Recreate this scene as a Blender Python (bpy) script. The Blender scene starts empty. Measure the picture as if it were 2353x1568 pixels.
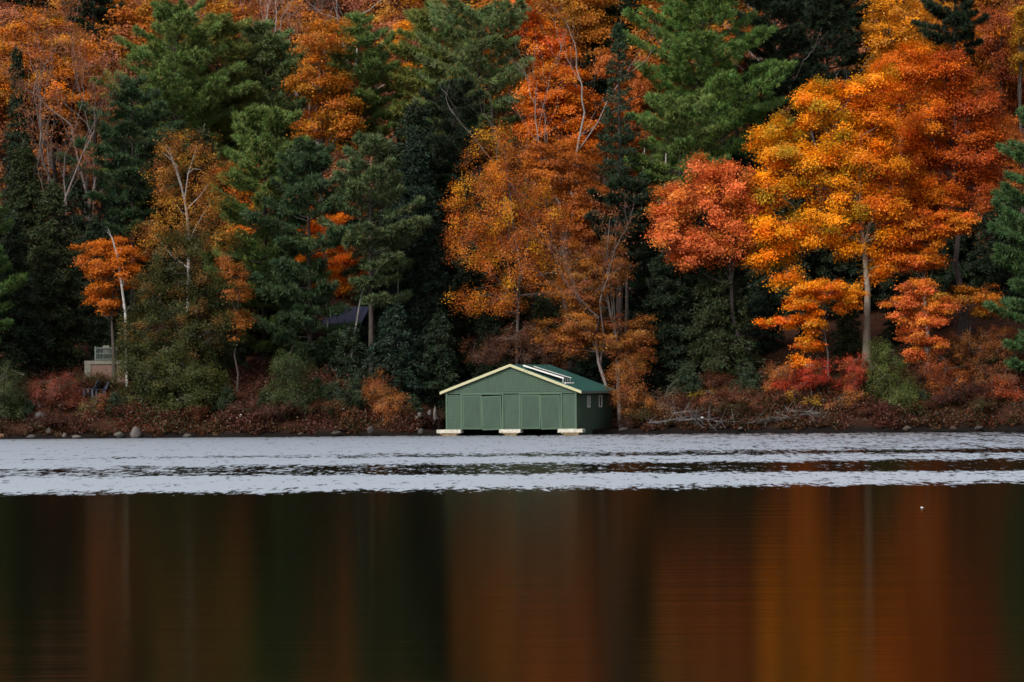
import bpy, bmesh, math, random
import numpy as np
from mathutils import Matrix, Vector

# ------------------------------------------------------------------ camera, sky, sun, exposure
S = bpy.context.scene
C = S.collection
F = 11275.0            # focal length in pixels of a 2353 px wide frame
U0, V0 = 1176.5, 784.0
DCAM, HCAM = 300.0, 3.0
PITCH_PX, ROLL = 103.0, 0.0085
cam_data = bpy.data.cameras.new('camera')
cam = bpy.data.objects.new('camera', cam_data); C.objects.link(cam)
cam_data.sensor_width = 36.0
cam_data.lens = 36.0 * F / 2353.0
cam_data.clip_start = 1.0
cam_data.clip_end = 5000.0
cam.matrix_world = (Matrix.Translation((0, -DCAM, HCAM)) @ Matrix.Rotation(math.radians(90) + PITCH_PX / F, 4, 'X')
                    @ Matrix.Rotation(-ROLL, 4, 'Z'))
S.camera = cam

SUN_EL, SUN_AZ = math.radians(40), math.radians(218)     # azimuth: clockwise from +Y
w = bpy.data.worlds.new('World'); S.world = w; w.use_nodes = True
nt = w.node_tree; nt.nodes.clear()
sky = nt.nodes.new('ShaderNodeTexSky'); sky.sky_type = 'NISHITA'; sky.sun_disc = False
sky.sun_elevation = SUN_EL; sky.sun_rotation = SUN_AZ
sky.dust_density = 4.0; sky.air_density = 1.0; sky.ozone_density = 1.0
hs = nt.nodes.new('ShaderNodeHueSaturation'); hs.inputs['Saturation'].default_value = 0.3
bg = nt.nodes.new('ShaderNodeBackground'); bg.inputs['Strength'].default_value = 0.105
wo = nt.nodes.new('ShaderNodeOutputWorld')
nt.links.new(sky.outputs[0], hs.inputs['Color']); nt.links.new(hs.outputs[0], bg.inputs[0]); nt.links.new(bg.outputs[0], wo.inputs[0])

sd = bpy.data.lights.new('sun', 'SUN'); sd.energy = 1.5; sd.angle = math.radians(12); sd.color = (1.0, 0.93, 0.82)
sun = bpy.data.objects.new('sun', sd); C.objects.link(sun)
sdir = Vector((math.sin(SUN_AZ) * math.cos(SUN_EL), math.cos(SUN_AZ) * math.cos(SUN_EL), math.sin(SUN_EL)))
sun.rotation_euler = sdir.to_track_quat('Z', 'Y').to_euler()
sun.location = (-60, -80, 90)

S.view_settings.view_transform = 'Standard'
S.view_settings.look = 'None'
S.view_settings.gamma = 1.0
S.view_settings.use_curve_mapping = False
S.view_settings.exposure = 1.0
S.render.engine = 'CYCLES'
cy = S.cycles
cy.max_bounces = 7; cy.diffuse_bounces = 3; cy.glossy_bounces = 3; cy.transmission_bounces = 4; cy.transparent_max_bounces = 4
cy.caustics_reflective = False; cy.caustics_refractive = False
cy.use_denoising = True
cy.filter_width = 1.6
cy.sample_clamp_indirect = 3.0

rng = np.random.default_rng(11)
random.seed(5)


def at(u, v, Y):
    """the point at depth Y seen at (u, v) of the photograph scaled to 2353 x 1568"""
    du, dv = u - U0, V0 - v
    c, s = math.cos(ROLL), math.sin(ROLL)
    a, b = du * c + dv * s, -du * s + dv * c
    d = Y + DCAM
    return np.array((a * d / F, Y, HCAM + (b + PITCH_PX) * d / F))


def ground_x(u, Y):
    return at(u, 950, Y)[0]


def smooth(a, b, x):
    t = np.clip((x - a) / (b - a), 0, 1)
    return t * t * (3 - 2 * t)


def ground(x, y):
    x = np.asarray(x, float); y = np.asarray(y, float)
    shore = 0.35 * np.sin(x * 0.55) + 0.25 * np.sin(x * 1.3 + 1.0) + 0.5 * np.sin(x * 0.17 + 2)
    t = y - shore
    bank = np.interp(t, [-40, -4, 0, 0.25, 1.2, 5, 8, 15], [-5, -0.8, -0.05, 0.28, 0.75, 2.2, 3.2, 4.4])
    hill = np.interp(t, [15, 110, 260, 420], [0, 30, 48, 52])
    lat = 1.0 - 0.97 * smooth(-8, -4.6, x) * (1 - smooth(7.5, 13, x)) + 0.35 * smooth(22, 30, x)
    k = np.where(t < 15, lat, lat + (1 - lat) * smooth(15, 32, t))
    low = np.where(bank > 0.28, 0.28 + (bank - 0.28) * k, bank)
    b = np.where(t < 15, low, 0.28 + (4.4 - 0.28) * k)
    bump = (0.12 * np.sin(x * 0.9 + y * 0.7) + 0.1 * np.sin(x * 1.7 - y * 1.1 + 2)) * smooth(1, 5, t) * np.clip(lat, 0, 1) + 0.9 * np.sin(x * 0.11 + 1) * smooth(20, 60, t)
    return b + hill + bump


def gz(x, y):
    return float(ground(x, y))


# ------------------------------------------------------------------ materials
def new_mat(name):
    m = bpy.data.materials.new(name); m.use_nodes = True
    n = m.node_tree; n.nodes.clear()
    out = n.nodes.new('ShaderNodeOutputMaterial')
    return m, n, out


def node(n, kind, **kw):
    x = n.nodes.new(kind)
    for k, v in kw.items():
        if k in x.inputs:
            x.inputs[k].default_value = v
        else:
            setattr(x, k, v)
    return x


def leaf_material(name, trans, gloss):
    m, n, out = new_mat(name)
    a = node(n, 'ShaderNodeAttribute', attribute_name='leaf_color')
    d = node(n, 'ShaderNodeBsdfDiffuse'); t = node(n, 'ShaderNodeBsdfTranslucent')
    g = node(n, 'ShaderNodeBsdfGlossy', Roughness=0.42)
    g.inputs['Color'].default_value = (0.9, 0.9, 0.9, 1)
    m1 = node(n, 'ShaderNodeMixShader', Fac=trans); m2 = node(n, 'ShaderNodeMixShader', Fac=gloss)
    L = n.links.new
    L(a.outputs['Color'], d.inputs[0]); L(a.outputs['Color'], t.inputs[0])
    L(d.outputs[0], m1.inputs[1]); L(t.outputs[0], m1.inputs[2])
    L(m1.outputs[0], m2.inputs[1]); L(g.outputs[0], m2.inputs[2]); L(m2.outputs[0], out.inputs[0])
    return m


M_LEAF = leaf_material('broad_leaf', 0.38, 0.012)
M_NEEDLE = leaf_material('needle', 0.2, 0.008)


def plain(name, col, rough=0.7, noise=0.25, scale=6.0, bump=0.0, col2=None, stretch=(1, 1, 1), objcol=False, spec=0.3):
    """paint, wood, stone: a base colour broken by two octaves of noise, with optional bump"""
    m, n, out = new_mat(name)
    L = n.links.new
    p = node(n, 'ShaderNodeBsdfPrincipled', Roughness=rough)
    p.inputs['Specular IOR Level'].default_value = spec
    tc = node(n, 'ShaderNodeTexCoord'); mp = node(n, 'ShaderNodeMapping'); mp.inputs['Scale'].default_value = stretch
    nz = node(n, 'ShaderNodeTexNoise', Scale=scale, Detail=6.0, Roughness=0.65)
    L(tc.outputs['Object'], mp.inputs[0]); L(mp.outputs[0], nz.inputs['Vector'])
    mix = node(n, 'ShaderNodeMixRGB')
    c2 = col2 if col2 else tuple(c * (1 - 2 * noise) for c in col)
    mix.inputs[1].default_value = (*c2, 1); mix.inputs[2].default_value = (*col, 1)
    rp = node(n, 'ShaderNodeValToRGB'); rp.color_ramp.elements[0].position = 0.3; rp.color_ramp.elements[1].position = 0.68
    L(nz.outputs['Fac'], rp.inputs[0]); L(rp.outputs[0], mix.inputs[0])
    if objcol:
        oi = node(n, 'ShaderNodeObjectInfo'); mu = node(n, 'ShaderNodeMixRGB', blend_type='MULTIPLY'); mu.inputs[0].default_value = 1
        L(oi.outputs['Color'], mu.inputs[1]); L(mix.outputs[0], mu.inputs[2]); L(mu.outputs[0], p.inputs['Base Color'])
    else:
        L(mix.outputs[0], p.inputs['Base Color'])
    if bump:
        b = node(n, 'ShaderNodeBump', Strength=bump, Distance=0.02)
        L(nz.outputs['Fac'], b.inputs['Height']); L(b.outputs[0], p.inputs['Normal'])
    L(p.outputs[0], out.inputs[0])
    return m


M_BARK = plain('bark', (1, 1, 1), 0.9, 0.3, 5, 0.6, stretch=(3, 3, 0.6), objcol=True, spec=0.1)
M_BIRCH = plain('birch_bark', (0.42, 0.4, 0.37), 0.8, 0.3, 4, 0.2, col2=(0.12, 0.11, 0.1), stretch=(0.6, 0.6, 3.5), spec=0.1)
M_GREEN = plain('green_siding_paint', (0.037, 0.072, 0.046), 0.75, 0.2, 1.6, 0.1, col2=(0.026, 0.046, 0.034), stretch=(2.6, 2.6, 0.7))
M_DOOR = plain('green_door_paint', (0.034, 0.064, 0.043), 0.75, 0.12, 1.8, 0.1, col2=(0.024, 0.043, 0.032), stretch=(2.6, 2.6, 0.7))
M_TRIMG = plain('green_trim_paint', (0.047, 0.086, 0.056), 0.65, 0.1, 3.0)
M_CREAM = plain('cream_fascia_paint', (0.37, 0.355, 0.23), 0.6, 0.12, 2.2, col2=(0.37, 0.37, 0.21))
M_ROOF = plain('green_sheet_roof', (0.007, 0.05, 0.043), 0.6, 0.15, 1.0, spec=0.25)
M_EAVE = plain('grey_green_eave_board', (0.14, 0.16, 0.14), 0.7, 0.2, 3)
M_WHITE = plain('white_paint', (0.6, 0.6, 0.58), 0.5, 0.06, 4)
M_CONC = plain('chipped_white_concrete', (0.5, 0.48, 0.42), 0.85, 0.2, 5, 0.6, col2=(0.33, 0.31, 0.26))
M_TIMBER = plain('wet_crib_timber', (0.26, 0.18, 0.1), 0.8, 0.3, 4, 0.4)
M_DARKWOOD = plain('dark_interior_wood', (0.03, 0.028, 0.025), 0.9, 0.3, 4)
M_PANEL = plain('dark_panel', (0.02, 0.02, 0.025), 0.6, 0.2, 3)
M_GLASS, _n, _o = new_mat('window_glass')
_p = node(_n, 'ShaderNodeBsdfPrincipled', Roughness=0.08); _p.inputs['Base Color'].default_value = (0.05, 0.06, 0.075, 1)
_n.links.new(_p.outputs[0], _o.inputs[0])
M_STONE = plain('granite_rock', (0.14, 0.13, 0.122), 0.9, 0.3, 3.5, 0.8, col2=(0.05, 0.045, 0.045), objcol=True)
M_DRIFT = plain('weathered_driftwood', (0.125, 0.115, 0.113), 0.85, 0.3, 5, 0.5, col2=(0.036, 0.033, 0.03), objcol=True)
M_SLATE = plain('blue_grey_metal_roof', (0.06, 0.075, 0.14), 0.5, 0.1, 2)
M_COTTAGE = plain('dark_stained_boards', (0.025, 0.025, 0.035), 0.8, 0.2, 3)
M_BRICK = plain('red_stone_wall', (0.1, 0.06, 0.05), 0.9, 0.3, 5, 0.5, col2=(0.13, 0.08, 0.06))
M_CAP = plain('pale_stone_cap', (0.15, 0.14, 0.115), 0.85, 0.2, 5, 0.3)
M_RAIL = plain('grey_green_railing', (0.09, 0.11, 0.1), 0.6, 0.1, 4)
M_CHAIR = plain('dark_blue_chair_paint', (0.05, 0.055, 0.085), 0.55, 0.1, 4)

# ground
M_GROUND, n, out = new_mat('leaf_litter')
L = n.links.new
p = node(n, 'ShaderNodeBsdfPrincipled', Roughness=0.95); p.inputs['Specular IOR Level'].default_value = 0.05
ge = node(n, 'ShaderNodeNewGeometry')
n1 = node(n, 'ShaderNodeTexNoise', Scale=6.0, Detail=8.0, Roughness=0.75); n2 = node(n, 'ShaderNodeTexNoise', Scale=0.25, Detail=4.0)
L(ge.outputs['Position'], n1.inputs['Vector']); L(ge.outputs['Position'], n2.inputs['Vector'])
r1 = node(n, 'ShaderNodeValToRGB'); e = r1.color_ramp.elements
e[0].position = 0.32; e[0].color = (0.012, 0.008, 0.006, 1); e[1].position = 0.72; e[1].color = (0.11, 0.042, 0.02, 1)
x = e.new(0.52); x.color = (0.045, 0.02, 0.012, 1)
r2 = node(n, 'ShaderNodeValToRGB'); e = r2.color_ramp.elements
e[0].position = 0.35; e[0].color = (0.55, 0.5, 0.5, 1); e[1].position = 0.7; e[1].color = (1, 1, 1, 1)
mu = node(n, 'ShaderNodeMixRGB', blend_type='MULTIPLY'); mu.inputs[0].default_value = 1
L(n1.outputs['Fac'], r1.inputs[0]); L(n2.outputs['Fac'], r2.inputs[0]); L(r1.outputs[0], mu.inputs[1]); L(r2.outputs[0], mu.inputs[2])
sx = node(n, 'ShaderNodeSeparateXYZ'); L(ge.outputs['Position'], sx.inputs[0])
wet_undercut = node(n, 'ShaderNodeMapRange'); wet_undercut.inputs[1].default_value = 0.2; wet_undercut.inputs[2].default_value = 0.6  # wet soil at the waterline, darkened also for the undercut bank's shade
L(sx.outputs[2], wet_undercut.inputs[0])
wm = node(n, 'ShaderNodeMixRGB'); wm.inputs[1].default_value = (0.008, 0.0065, 0.006, 1)
L(wet_undercut.outputs[0], wm.inputs[0]); L(mu.outputs[0], wm.inputs[2]); L(wm.outputs[0], p.inputs['Base Color'])
b = node(n, 'ShaderNodeBump', Strength=0.8, Distance=0.1); L(n1.outputs['Fac'], b.inputs['Height']); L(b.outputs[0], p.inputs['Normal'])
L(p.outputs[0], out.inputs[0])

# water: still water with a dark bottom, wind ripples in bands
M_WATER, n, out = new_mat('lake_water')
L = n.links.new
ge = node(n, 'ShaderNodeNewGeometry')
sx = node(n, 'ShaderNodeSeparateXYZ'); L(ge.outputs['Position'], sx.inputs[0])


def math_node(op, a, b=None, clamp=False):
    m = n.nodes.new('ShaderNodeMath'); m.operation = op; m.use_clamp = clamp
    for i, v in enumerate((a, b)):
        if v is None: continue
        if isinstance(v, (int, float)): m.inputs[i].default_value = v
        else: L(v, m.inputs[i])
    return m.outputs[0]


# wavering of the edges of the wind bands
mpw = node(n, 'ShaderNodeMapping'); mpw.inputs['Scale'].default_value = (0.045, 0.02, 1); L(ge.outputs['Position'], mpw.inputs[0])
nw = node(n, 'ShaderNodeTexNoise', Scale=1.0, Detail=3.0); L(mpw.outputs[0], nw.inputs['Vector'])
mpw2 = node(n, 'ShaderNodeMapping'); mpw2.inputs['Scale'].default_value = (0.5, 0.08, 1); L(ge.outputs['Position'], mpw2.inputs[0])
nw2 = node(n, 'ShaderNodeTexNoise', Scale=1.0, Detail=3.0); L(mpw2.outputs[0], nw2.inputs['Vector'])
yy = math_node('ADD', sx.outputs[1], math_node('MULTIPLY', math_node('SUBTRACT', nw.outputs['Fac'], 0.5), 12.0))
yy = math_node('ADD', yy, math_node('MULTIPLY', math_node('SUBTRACT', nw2.outputs['Fac'], 0.5), 5.0))
dist = math_node('DIVIDE', math_node('ADD', yy, 300.0), 300.0)
ramp = node(n, 'ShaderNodeValToRGB'); cr = ramp.color_ramp; cr.interpolation = 'LINEAR'
stops = [(0, 0), (138, 0.0), (143.5, 0.55), (149, 0.84), (160, 0.86), (164.5, 0.75), (168.5, 0.3), (184, 0.26), (190, 0.55), (194, 0.82),
         (204, 0.82), (208, 0.58), (211, 0.4), (216, 0.46), (221, 0.7), (232, 0.83), (270, 0.82), (290, 0.74), (298, 0.5), (300, 0.3)]
while len(cr.elements) < len(stops): cr.elements.new(0.5)
for el, (d, v) in zip(cr.elements, stops):
    el.position = d / 300.0; el.color = (v, v, v, 1)
L(dist, ramp.inputs[0])
# bands fade into each other towards the left, break up towards the right
xs = math_node('MULTIPLY', sx.outputs[0], 1 / 32.0)
amt = math_node('ADD', ramp.outputs[0], math_node('ADD', math_node('MULTIPLY', math_node('MINIMUM', xs, 0.0), -0.42), math_node('MULTIPLY', math_node('MAXIMUM', xs, 0.0), -0.3)))
onband = math_node('GREATER_THAN', ramp.outputs[0], 0.02)
amt = math_node('MINIMUM', amt, 0.85)
amt = math_node('SUBTRACT', math_node('MULTIPLY', amt, onband), math_node('MULTIPLY', math_node('SUBTRACT', 1.0, onband), 1.0))
# flecks
mp1 = node(n, 'ShaderNodeMapping'); mp1.inputs['Scale'].default_value = (3.6, 0.42, 1); L(ge.outputs['Position'], mp1.inputs[0])
f1 = node(n, 'ShaderNodeTexNoise', Scale=1.0, Detail=5.0, Roughness=0.72); L(mp1.outputs[0], f1.inputs['Vector'])
mp1b = node(n, 'ShaderNodeMapping'); mp1b.inputs['Scale'].default_value = (0.8, 0.16, 1); L(ge.outputs['Position'], mp1b.inputs[0])
f1b = node(n, 'ShaderNodeTexNoise', Scale=1.0, Detail=3.0, Roughness=0.6); L(mp1b.outputs[0], f1b.inputs['Vector'])
f1c = math_node('ADD', math_node('MULTIPLY', f1.outputs['Fac'], 0.68), math_node('MULTIPLY', f1b.outputs['Fac'], 0.32))
fl = node(n, 'ShaderNodeMapRange'); fl.inputs[1].default_value = 0.36; fl.inputs[2].default_value = 0.64; L(f1c, fl.inputs[0])
mask = node(n, 'ShaderNodeMapRange'); mask.inputs[1].default_value = -0.05; mask.inputs[2].default_value = 0.1
L(math_node('SUBTRACT', amt, fl.outputs[0]), mask.inputs[0])
# wavelets of the still water
mp2 = node(n, 'ShaderNodeMapping'); mp2.inputs['Scale'].default_value = (0.35, 2.2, 1); L(ge.outputs['Position'], mp2.inputs[0])
w1 = node(n, 'ShaderNodeTexNoise', Scale=1.0, Detail=3.0); L(mp2.outputs[0], w1.inputs['Vector'])
bp = node(n, 'ShaderNodeBump', Strength=0.13, Distance=0.03); L(w1.outputs['Fac'], bp.inputs['Height'])
mp3 = node(n, 'ShaderNodeMapping'); mp3.inputs['Scale'].default_value = (0.06, 0.45, 1); L(ge.outputs['Position'], mp3.inputs[0])
w2 = node(n, 'ShaderNodeTexNoise', Scale=1.0, Detail=2.0); L(mp3.outputs[0], w2.inputs['Vector'])
bp2 = node(n, 'ShaderNodeBump', Strength=0.2, Distance=0.05); L(w2.outputs['Fac'], bp2.inputs['Height']); L(bp2.outputs[0], bp.inputs['Normal'])
calm = node(n, 'ShaderNodeBsdfGlossy', Roughness=0.11, distribution='BECKMANN'); calm.inputs['Color'].default_value = (0.34, 0.335, 0.29, 1); L(bp.outputs[0], calm.inputs['Normal'])
rip = node(n, 'ShaderNodeBsdfGlossy', Roughness=0.45, distribution='BECKMANN'); rip.inputs['Color'].default_value = (0.93, 0.97, 1.0, 1)
rmap = node(n, 'ShaderNodeMapRange'); rmap.inputs[1].default_value = -140; rmap.inputs[2].default_value = -10; rmap.inputs[3].default_value = 0.46; rmap.inputs[4].default_value = 0.78
L(sx.outputs[1], rmap.inputs[0]); L(rmap.outputs[0], rip.inputs['Roughness'])
mx = node(n, 'ShaderNodeMixShader'); L(mask.outputs[0], mx.inputs[0]); L(calm.outputs[0], mx.inputs[1]); L(rip.outputs[0], mx.inputs[2])
df = node(n, 'ShaderNodeBsdfDiffuse'); df.inputs['Color'].default_value = (0.002, 0.0018, 0.001, 1)
ad = node(n, 'ShaderNodeAddShader'); L(mx.outputs[0], ad.inputs[0]); L(df.outputs[0], ad.inputs[1]); L(ad.outputs[0], out.inputs[0])


# ------------------------------------------------------------------ object helpers
def tag(o, label=None, cat=None, group=None, kind=None):
    if label: o['label'] = label
    if cat: o['category'] = cat
    if group: o['group'] = group
    if kind: o['kind'] = kind
    return o


def empty(name, loc, label, cat, group=None, rz=0.0):
    o = bpy.data.objects.new(name, None); C.objects.link(o)
    o.location = tuple(float(a) for a in loc); o.rotation_euler = (0, 0, rz); o.empty_display_size = 0.2
    return tag(o, label, cat, group)


def link(name, me, mat, parent=None, color=None):
    o = bpy.data.objects.new(name, me); C.objects.link(o)
    if mat and not me.materials: me.materials.append(mat)
    if parent: o.parent = parent
    if color: o.color = (*color, 1)
    return o


def leaf_mesh(name, pos, ldir, ndir, length, width, col):
    """one four-cornered blade per row, pointed at both ends; colour stored per blade"""
    N = len(pos)
    ldir = ldir / (np.linalg.norm(ldir, axis=1, keepdims=True) + 1e-9)
    sd_ = np.cross(ldir, ndir); sd_ /= (np.linalg.norm(sd_, axis=1, keepdims=True) + 1e-9)
    length = np.broadcast_to(np.asarray(length, float), (N,))[:, None]; width = np.broadcast_to(np.asarray(width, float), (N,))[:, None]
    v = np.empty((N, 4, 3), np.float32)
    v[:, 0] = pos - ldir * length * 0.5
    v[:, 1] = pos + sd_ * width * 0.5 + ldir * length * 0.05
    v[:, 2] = pos + ldir * length * 0.5
    v[:, 3] = pos - sd_ * width * 0.5 + ldir * length * 0.05
    me = bpy.data.meshes.new(name)
    me.vertices.add(N * 4); me.vertices.foreach_set('co', v.reshape(-1))
    me.loops.add(N * 4); me.loops.foreach_set('vertex_index', np.arange(N * 4, dtype=np.int32))
    me.polygons.add(N); me.polygons.foreach_set('loop_start', np.arange(0, N * 4, 4, dtype=np.int32))
    a = me.attributes.new('leaf_color', 'FLOAT_COLOR', 'FACE')
    c = np.ones((N, 4), np.float32); c[:, :3] = col
    a.data.foreach_set('color', c.reshape(-1))
    me.update(calc_edges=True)
    return me


class Tubes:
    """limbs collected as tapered tubes, linked as one mesh"""
    def __init__(self, sides=6):
        self.v, self.f, self.n, self.s = [], [], 0, sides

    def add(self, pts, radii, sides=None, cap=True):
        s = sides or self.s
        p = np.asarray(pts, float); r = np.asarray(radii, float); K = len(p)
        t = np.gradient(p, axis=0); t /= (np.linalg.norm(t, axis=1, keepdims=True) + 1e-9)
        ref = np.tile(np.array([[0.0, 0, 1]]), (K, 1)); ref[np.abs(t[:, 2]) > 0.9] = (1, 0, 0)
        a = np.cross(t, ref); a /= np.linalg.norm(a, axis=1, keepdims=True)
        for i in range(1, K):
            q = a[i - 1] - t[i] * np.dot(a[i - 1], t[i]); a[i] = q / (np.linalg.norm(q) + 1e-9)
        b = np.cross(t, a)
        th = np.linspace(0, 2 * math.pi, s, endpoint=False)
        ring = p[:, None] + (a[:, None] * np.cos(th)[None, :, None] + b[:, None] * np.sin(th)[None, :, None]) * r[:, None, None]
        self.v.append(ring.reshape(-1, 3))
        i0 = self.n
        k, j = np.meshgrid(np.arange(K - 1), np.arange(s), indexing='ij')
        j2 = (j + 1) % s
        f = np.stack([i0 + k * s + j, i0 + k * s + j2, i0 + (k + 1) * s + j2, i0 + (k + 1) * s + j], -1).reshape(-1, 4)
        self.f.append(f)
        self.n += K * s

    def mesh(self, name):
        me = bpy.data.meshes.new(name)
        v = np.concatenate(self.v).astype(np.float32); f = np.concatenate(self.f).astype(np.int32)
        me.vertices.add(len(v)); me.vertices.foreach_set('co', v.reshape(-1))
        me.loops.add(f.size); me.loops.foreach_set('vertex_index', f.reshape(-1))
        me.polygons.add(len(f)); me.polygons.foreach_set('loop_start', np.arange(0, f.size, 4, dtype=np.int32))
        me.polygons.foreach_set('use_smooth', np.ones(len(f), bool))
        me.update(calc_edges=True)
        return me


class Poly:
    """boxes and free polygons collected into one mesh"""
    def __init__(self): self.v, self.f = [], []

    def box(self, x0, x1, y0, y1, z0, z1, M=None):
        P = [Vector((x, y, z)) for z in (z0, z1) for y in (y0, y1) for x in (x0, x1)]
        self.hull8(P, M)

    def hull8(self, P, M=None):
        if M: P = [M @ Vector(q) for q in P]
        i = len(self.v); self.v += [tuple(q) for q in P]
        for f in ((0, 2, 3, 1), (4, 5, 7, 6), (0, 1, 5, 4), (2, 6, 7, 3), (0, 4, 6, 2), (1, 3, 7, 5)):
            self.f.append(tuple(i + k for k in f))

    def prism(self, poly, a, b, M=None):
        """poly: outline points (x, z); extruded from y=a to y=b"""
        i = len(self.v); k = len(poly)
        P = [Vector((x, a, z)) for x, z in poly] + [Vector((x, b, z)) for x, z in poly]
        if M: P = [M @ q for q in P]
        self.v += [tuple(q) for q in P]
        self.f.append(tuple(i + j for j in range(k))); self.f.append(tuple(i + k + j for j in reversed(range(k))))
        for j in range(k):
            self.f.append((i + j, i + k + j, i + k + (j + 1) % k, i + (j + 1) % k))

    def mesh(self, name, bevel=0.0):
        me = bpy.data.meshes.new(name); me.from_pydata(self.v, [], self.f)
        bm = bmesh.new(); bm.from_mesh(me); bmesh.ops.recalc_face_normals(bm, faces=bm.faces)
        if bevel: bmesh.ops.bevel(bm, geom=list(bm.edges), offset=bevel, segments=2, affect='EDGES', profile=0.5)
        bm.to_mesh(me); bm.free(); me.update()
        return me


# ------------------------------------------------------------------ ground and water
xs_ = np.concatenate([np.linspace(-620, -60, 30), np.linspace(-58, 58, 180), np.linspace(60, 620, 30)])
ys_ = np.concatenate([np.linspace(-40, -4, 6), np.linspace(-3, 20, 90), np.linspace(21, 130, 80), np.linspace(135, 900, 30)])
gx, gy = np.meshgrid(xs_, ys_)
g_z = ground(gx, gy)
nx, ny = len(xs_), len(ys_)
me = bpy.data.meshes.new('ground')
me.from_pydata(np.stack([gx, gy, g_z], -1).reshape(-1, 3).tolist(), [],
               [(j * nx + i, j * nx + i + 1, (j + 1) * nx + i + 1, (j + 1) * nx + i) for j in range(ny - 1) for i in range(nx - 1)])
for q in me.polygons: q.use_smooth = True
tag(link('ground', me, M_GROUND), kind='structure', label='wooded hillside rising from the lake, brown with fallen leaves')
me = bpy.data.meshes.new('lake_water')
me.from_pydata([(-620, -900, 0), (620, -900, 0), (620, 8, 0), (-620, 8, 0)], [], [(0, 1, 2, 3)])
tag(link('lake_water', me, M_WATER), kind='structure', label='dark lake water with pale bands of wind ripples')

# ------------------------------------------------------------------ boathouse
BW, BD = 4.1, 9.0          # half width, depth
APEX, SLOPE, EAVE = 4.3, 0.373, 4.42
bx = at(1175, 985, -2.0)
boat = empty('boathouse', (bx[0], -2.0, 0), 'green wooden boathouse with cream gable trim standing over the water', 'boathouse', rz=math.radians(-15))
SILL = 0.37


def roof_under(x): return APEX - 0.15 - SLOPE * abs(x)


doors = [(-3.07, -1.83), (-1.82, -0.56), (0.6, 1.84), (1.85, 3.11)]
openings = [(-3.07, -0.56), (0.6, 3.11)]
DTOP = 2.47
# front wall of lapped boards
fw = Poly(); z = SILL; h = 0.135
while z < APEX - 0.2:
    z2 = min(z + h, APEX - 0.16)
    wmax = min(BW, (APEX - 0.15 - z) / SLOPE); wtop = min(BW, max((APEX - 0.15 - z2) / SLOPE, 0.02))
    spans = [(-1, 1)]
    cuts = [-wmax]
    if z < DTOP - 0.01:
        ivs = [(-BW, openings[0][0]), (openings[0][1], openings[1][0]), (openings[1][1], BW)]
    else:
        ivs = [None]
    for iv in ivs:
        if iv is None:
            a0, a1, t0, t1 = -wmax, wmax, -wtop, wtop
        else:
            a0, a1 = iv; t0, t1 = iv
        zz = min(z2, DTOP) if iv else z2
        # a wedge: thick at the lower edge
        fw.hull8([(a0, -0.045, z), (a1, -0.045, z), (a0, 0.03, z), (a1, 0.03, z), (t0, -0.004, zz), (t1, -0.004, zz), (t0, 0.03, zz), (t1, 0.03, zz)])
    z += h
link('front_wall', fw.mesh('front_wall'), M_GREEN, boat)
# side walls of lapped boards, right one with window openings
wins = [(2.65, 3.4), (5.6, 6.4)]; WZ0, WZ1 = 1.64, 2.37
for s in (-1, 1):
    sw = Poly(); z = -0.3
    ztop = roof_under(BW) - 0.02
    while z < ztop:
        z2 = min(z + h, ztop)
        ivs = [(0.03, BD)]
        if s == 1 and z2 > WZ0 and z < WZ1: ivs = [(0.03, wins[0][0]), (wins[0][1], wins[1][0]), (wins[1][1], BD)]
        for a, b_ in ivs:
            o_, i_ = BW * s, (BW - 0.05) * s
            sw.hull8([(i_, a, z), (o_ , a, z), (i_, b_, z), (o_, b_, z), (i_, a, z2), (o_ - 0.018 * s, a, z2), (i_, b_, z2), (o_ - 0.018 * s, b_, z2)])
        z += h
    link('side_wall', sw.mesh('side_wall'), M_GREEN, boat)
bw = Poly(); bw.prism([(-BW + .06, -0.3), (BW - .06, -0.3), (BW - .06, roof_under(BW) - .03), (0, APEX - .2), (-BW + .06, roof_under(BW) - .03)], BD - 0.06, BD - 0.01)
link('back_wall', bw.mesh('back_wall'), M_GREEN, boat)
fl_ = Poly(); fl_.box(-BW + .07, BW - .07, 1.5, BD - .08, 0.3, 0.36); link('floor_boards', fl_.mesh('floor_boards'), M_DARKWOOD, boat)
# roof: two sheets with standing ribs
rf = Poly()
for s in (-1, 1):
    y0, y1 = -0.16, BD + 0.2
    rf.hull8([(0.0, y0, APEX - .07), (EAVE * s, y0, APEX - .07 - SLOPE * EAVE), (0.0, y1, APEX - .07), (EAVE * s, y1, APEX - .07 - SLOPE * EAVE),
              (0.0, y0, APEX), (EAVE * s, y0, APEX - SLOPE * EAVE), (0.0, y1, APEX), (EAVE * s, y1, APEX - SLOPE * EAVE)])
    k = y0 + 0.3
    while k < y1:
        rf.hull8([(0.05 * s, k, APEX - .03), (EAVE * s, k, APEX - SLOPE * EAVE - .01), (0.05 * s, k + .03, APEX - .03), (EAVE * s, k + .03, APEX - SLOPE * EAVE - .01),
                  (0.05 * s, k, APEX + .008), (EAVE * s, k, APEX - SLOPE * EAVE + .025), (0.05 * s, k + .03, APEX + .008), (EAVE * s, k + .03, APEX - SLOPE * EAVE + .025)])
        k += 0.45
link('roof', rf.mesh('roof'), M_ROOF, boat)
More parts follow.
